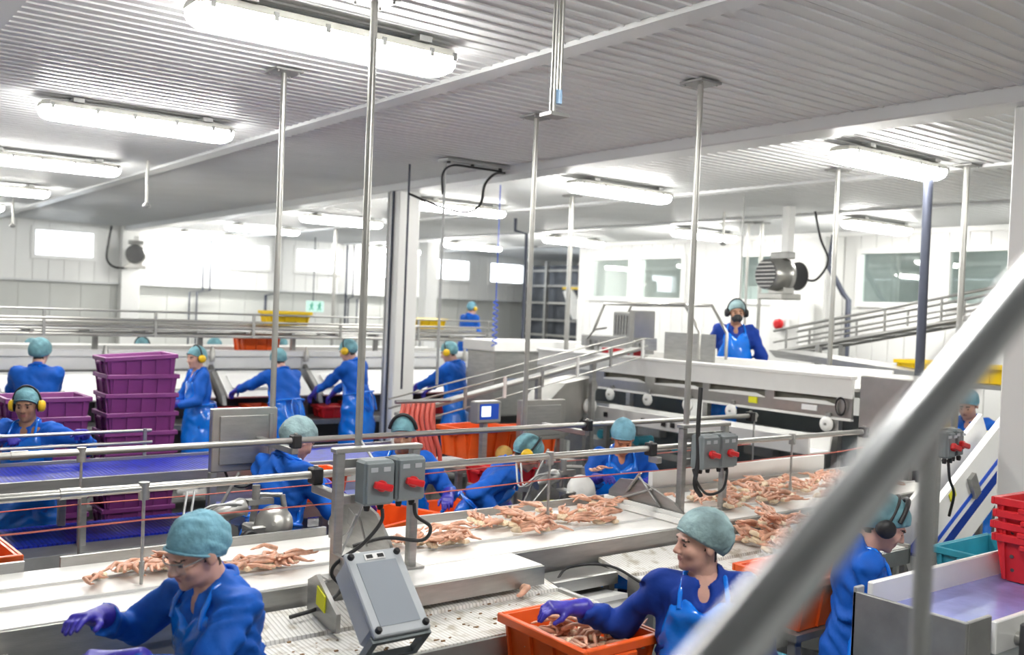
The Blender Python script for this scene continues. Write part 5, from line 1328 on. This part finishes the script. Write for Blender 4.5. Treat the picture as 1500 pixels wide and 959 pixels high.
# sorting line, backs to the viewer
F = dict(base=.15, step=.024, head_step=.013)
person((2.15, 10.78, 1.885), 66, 'worker in teal hair net with back turned, next to the low stack of plum crates', lean=8, nod=14, rhand=(2.35, 11.25, 1.25), lhand=(1.95, 11.25, 1.25), net=NET, net_full=1.2, apron='wrap', stout=1.1, **F)
person((3.72, 10.74, 1.84), 178, 'worker with yellow ear muffs glancing back beside the tall plum crate stack', lean=4, turn=20, nod=4, rhand=(3.45, 10.95, 1.15), lhand=(3.45, 10.6, 1.2), net=NET, muffs='yellow', apron='wrap', **F)
person((4.70, 10.80, 1.80), 96, 'worker stretching one arm to the red tub at the sorting line', lean=18, nod=22, rhand=(4.9, 11.2, 1.2), lhand=(4.30, 11.22, 1.25), net=NET, apron='wrap', stout=1.08, **F)
person((5.66, 10.92, 1.92), 118, 'worker with yellow ear muffs left of the white column, leaning to the chute', lean=12, turn=6, nod=18, rhand=(5.7, 11.3, 1.2), lhand=(5.35, 11.2, 1.2), net=NET, muffs='yellow', apron='wrap', stout=1.05, **F)
person((7.12, 10.84, 1.915), 120, 'worker with yellow ear muffs right of the white column at the sorting line', lean=10, turn=4, nod=18, rhand=(7.1, 11.3, 1.2), lhand=(6.72, 11.15, 1.2), net=NET, muffs='yellow', apron='wrap', stout=1.05, **F)
# far side of the line, facing the viewer
G = dict(base=0, step=.03, head_step=.016)
person((2.62, 13.75, 1.76), 250, 'worker in blue half hidden behind the sorting line trough, beyond the low plum stack', nod=16, lean=8, net=NET, **G)
person((4.0, 13.7, 1.80), 240, 'worker with yellow ear muffs half hidden behind the plum crate stack', nod=14, lean=6, net=NET, muffs='yellow', **G)
person((5.0, 13.75, 1.79), 215, 'worker half hidden behind the orange crate on the sorting line', nod=20, lean=12, net=NET, **G)
person((6.05, 13.7, 1.83), 250, 'worker in teal hair net facing out beyond the sorting line chute', nod=12, lean=6, net=NET, **G)
person((11.5, 16.5, 2.51), 10, 'worker with yellow ear muffs on the raised walkway before the far wall', base=.76, lean=8, nod=10, turn=0, net=NETB, muffs='yellow', step=.03, head_step=.016)
person((8.95, 4.66, 1.79), 190, 'worker in blue seen from the side near the white column, beyond the switch boxes', base=0, nod=20, lean=6, net=NETB, step=.026, head_step=.013, skin=SKIN)
# ------------------------------------------------------------------ crab sections and legs on the belts
def crab_mesh(kind, seed):
    rg = random.Random(seed); b = MB(); nb = None
    n = {0: 4, 1: 3, 2: 1}[kind]
    for k in range(n):
        a = (k - (n - 1) / 2) * .28 + rg.uniform(-.1, .1); z = .018 + .006 * k; L1 = rg.uniform(.06, .085); L2 = rg.uniform(.04, .065); L3 = rg.uniform(.02, .035)
        p = Vector((.015, .012 * (k - n / 2), z)); pts = [p]; ang = a
        for L, bend in ((L1, rg.uniform(.5, 1.0) * rg.choice((1, 1, -1))), (L2, rg.uniform(.1, .4)), (L3, 0)):
            p = p + Vector((math.cos(ang) * L, math.sin(ang) * L, rg.uniform(-.004, .010))); pts.append(p.copy()); ang += bend
        pts[1].z += .014
        for q in pts: q.z = max(q.z, .009)
        mid = []
        rad = []
        for i in range(3):
            mid += [pts[i], pts[i].lerp(pts[i + 1], .5)]; rad += [(.0115, .009, .005)[i], (.0125, .0095, .0055)[i]]
        mid.append(pts[3]); rad.append(.002)
        b.tube(mid, rad, 6)
    me = b.mesh('crab_leg')
    return me
def crab(kind, seed):
    t = bpy.data.objects.new('crab_section' if kind < 2 else 'crab_piece', None); COL.objects.link(t)
    o = obj('leg_cluster' if kind < 2 else 'leg_shell', crab_mesh(kind, seed), CRAB, t)
    if kind < 2:
        sh = MB(); rr = random.Random(seed); m = 4 if kind == 0 else 3
        for k in range(m):
            y = .016 * (k - (m - 1) / 2); sh.tube([(-.034 + rr.uniform(-.006, .006), y * .6, .012), (-.018, y * .9, .017), (.004, y, .018), (.020, y * 1.1, .016)], [.006, .0125, .0135, .011], 6)
        sh.build('shoulder', CRABP, t)
    return t
CP = [(k, crab(k, 11 * i + 3)) for i, k in enumerate((0, 0, 0, 1, 1, 2, 2))]
used = set()
def place(kinds, loc, rz, label, group, cat, tilt=0, sc=1):
    c = random.choice([p for k, p in CP if k in kinds])
    o = c if c.name not in used else copy_tree(c)
    used.add(c.name); o.location = loc; o.rotation_euler = (random.uniform(-tilt, tilt), random.uniform(-tilt, tilt), rz); o.scale = (sc,) * 3
    o['label'] = label; o['category'] = cat; o['group'] = group
def heap(x0, x1, y0, y1, z, n, label, group, lay=.0, kinds=(0, 1, 2), tilt=.15, sc=1.0, cat='crab'):
    for i in range(n):
        x, y = random.uniform(x0, x1), random.uniform(y0, y1)
        place(kinds, (x, y, z + lay * random.random()), random.uniform(0, 6.28), label, group, cat, tilt, sc)
B1 = 1.142
for x0, x1, y0, y1, n, where in ((1.12, 1.50, 4.40, 4.56, 9, 'behind the man with glasses'), (1.62, 2.02, 4.16, 4.36, 9, 'left of the console'), (2.62, 3.05, 4.12, 4.42, 12, 'by the console stand'),
                                 (3.05, 4.0, 4.18, 4.56, 28, 'in the long middle spread'), (4.15, 4.40, 4.50, 4.62, 6, 'near the bending worker'), (4.6, 4.85, 4.55, 4.68, 3, 'before the sloping divider plate'),
                                 (4.95, 6.0, 4.05, 4.60, 34, 'past the woman'), (6.0, 6.9, 4.1, 4.66, 22, 'near the feed trough')):
    heap(x0, x1, y0, y1, B1, n, 'pink-orange crab section lying on the white belt ' + where, 'crab on the belt ' + where, .03, (0, 1) if n > 5 else (1, 2))
heap(4.62, 5.18, 3.48, 3.78, 1.015, 62, 'crab leg in the pile on the ribbed belt behind the woman', 'crab pile behind the woman', .15, (1, 2, 2), .35, 1.1)
heap(2.60, 2.82, 2.86, 3.14, .97, 30, 'crab leg among those in the orange crate under the gloved hand', 'crab legs in the orange crate', .09, (0, 1, 2), .35)
heap(2.8, 2.95, 3.62, 3.72, 1.012, 1, 'single bent pink crab leg on the ribbed belt', 'single crab leg', .0, (2,), 0, 1.8)
place((2,), (2.02, 4.5, B1), 2.9, 'lone thin crab leg at the far edge of the belt by the console', 'lone crab leg', 'crab')
place((1,), (.74, 2.93, 1.17), 2.0, 'crab piece held in the lower hand of the man with safety glasses', 'held crab', 'crab', .3)
place((0,), (4.60, 5.00, 1.285), 4.0, 'crab section held up by the worker in the tall pale blue hair net', 'held crab section', 'crab', .3, .9)
for p in [p for k, p in CP if p.name not in used]:
    place_ = p; p.location = (5.3, 4.3, B1); p['label'] = 'pink-orange crab section lying on the white belt past the woman'; p['category'] = 'crab'; p['group'] = 'crab on the belt past the woman'
# scraps of shell on the ribbed belt, too small to count
b = MB()
for i in range(130):
    x, y = random.uniform(1.6, 3.1), random.choice((random.uniform(3.34, 3.62), random.gauss(3.68, .012)))
    s_ = random.uniform(.003, .009); b.cbox((x, y, 1.001 + s_ * .3), (s_ * 2, s_, s_ * .6), None)
o = b.build('shell_scraps', mat('brown_scrap', (.23, .13, .05), .6)); tag(o, 'small brown scraps of shell strewn on the ribbed belt', 'scraps'); o['kind'] = 'stuff'
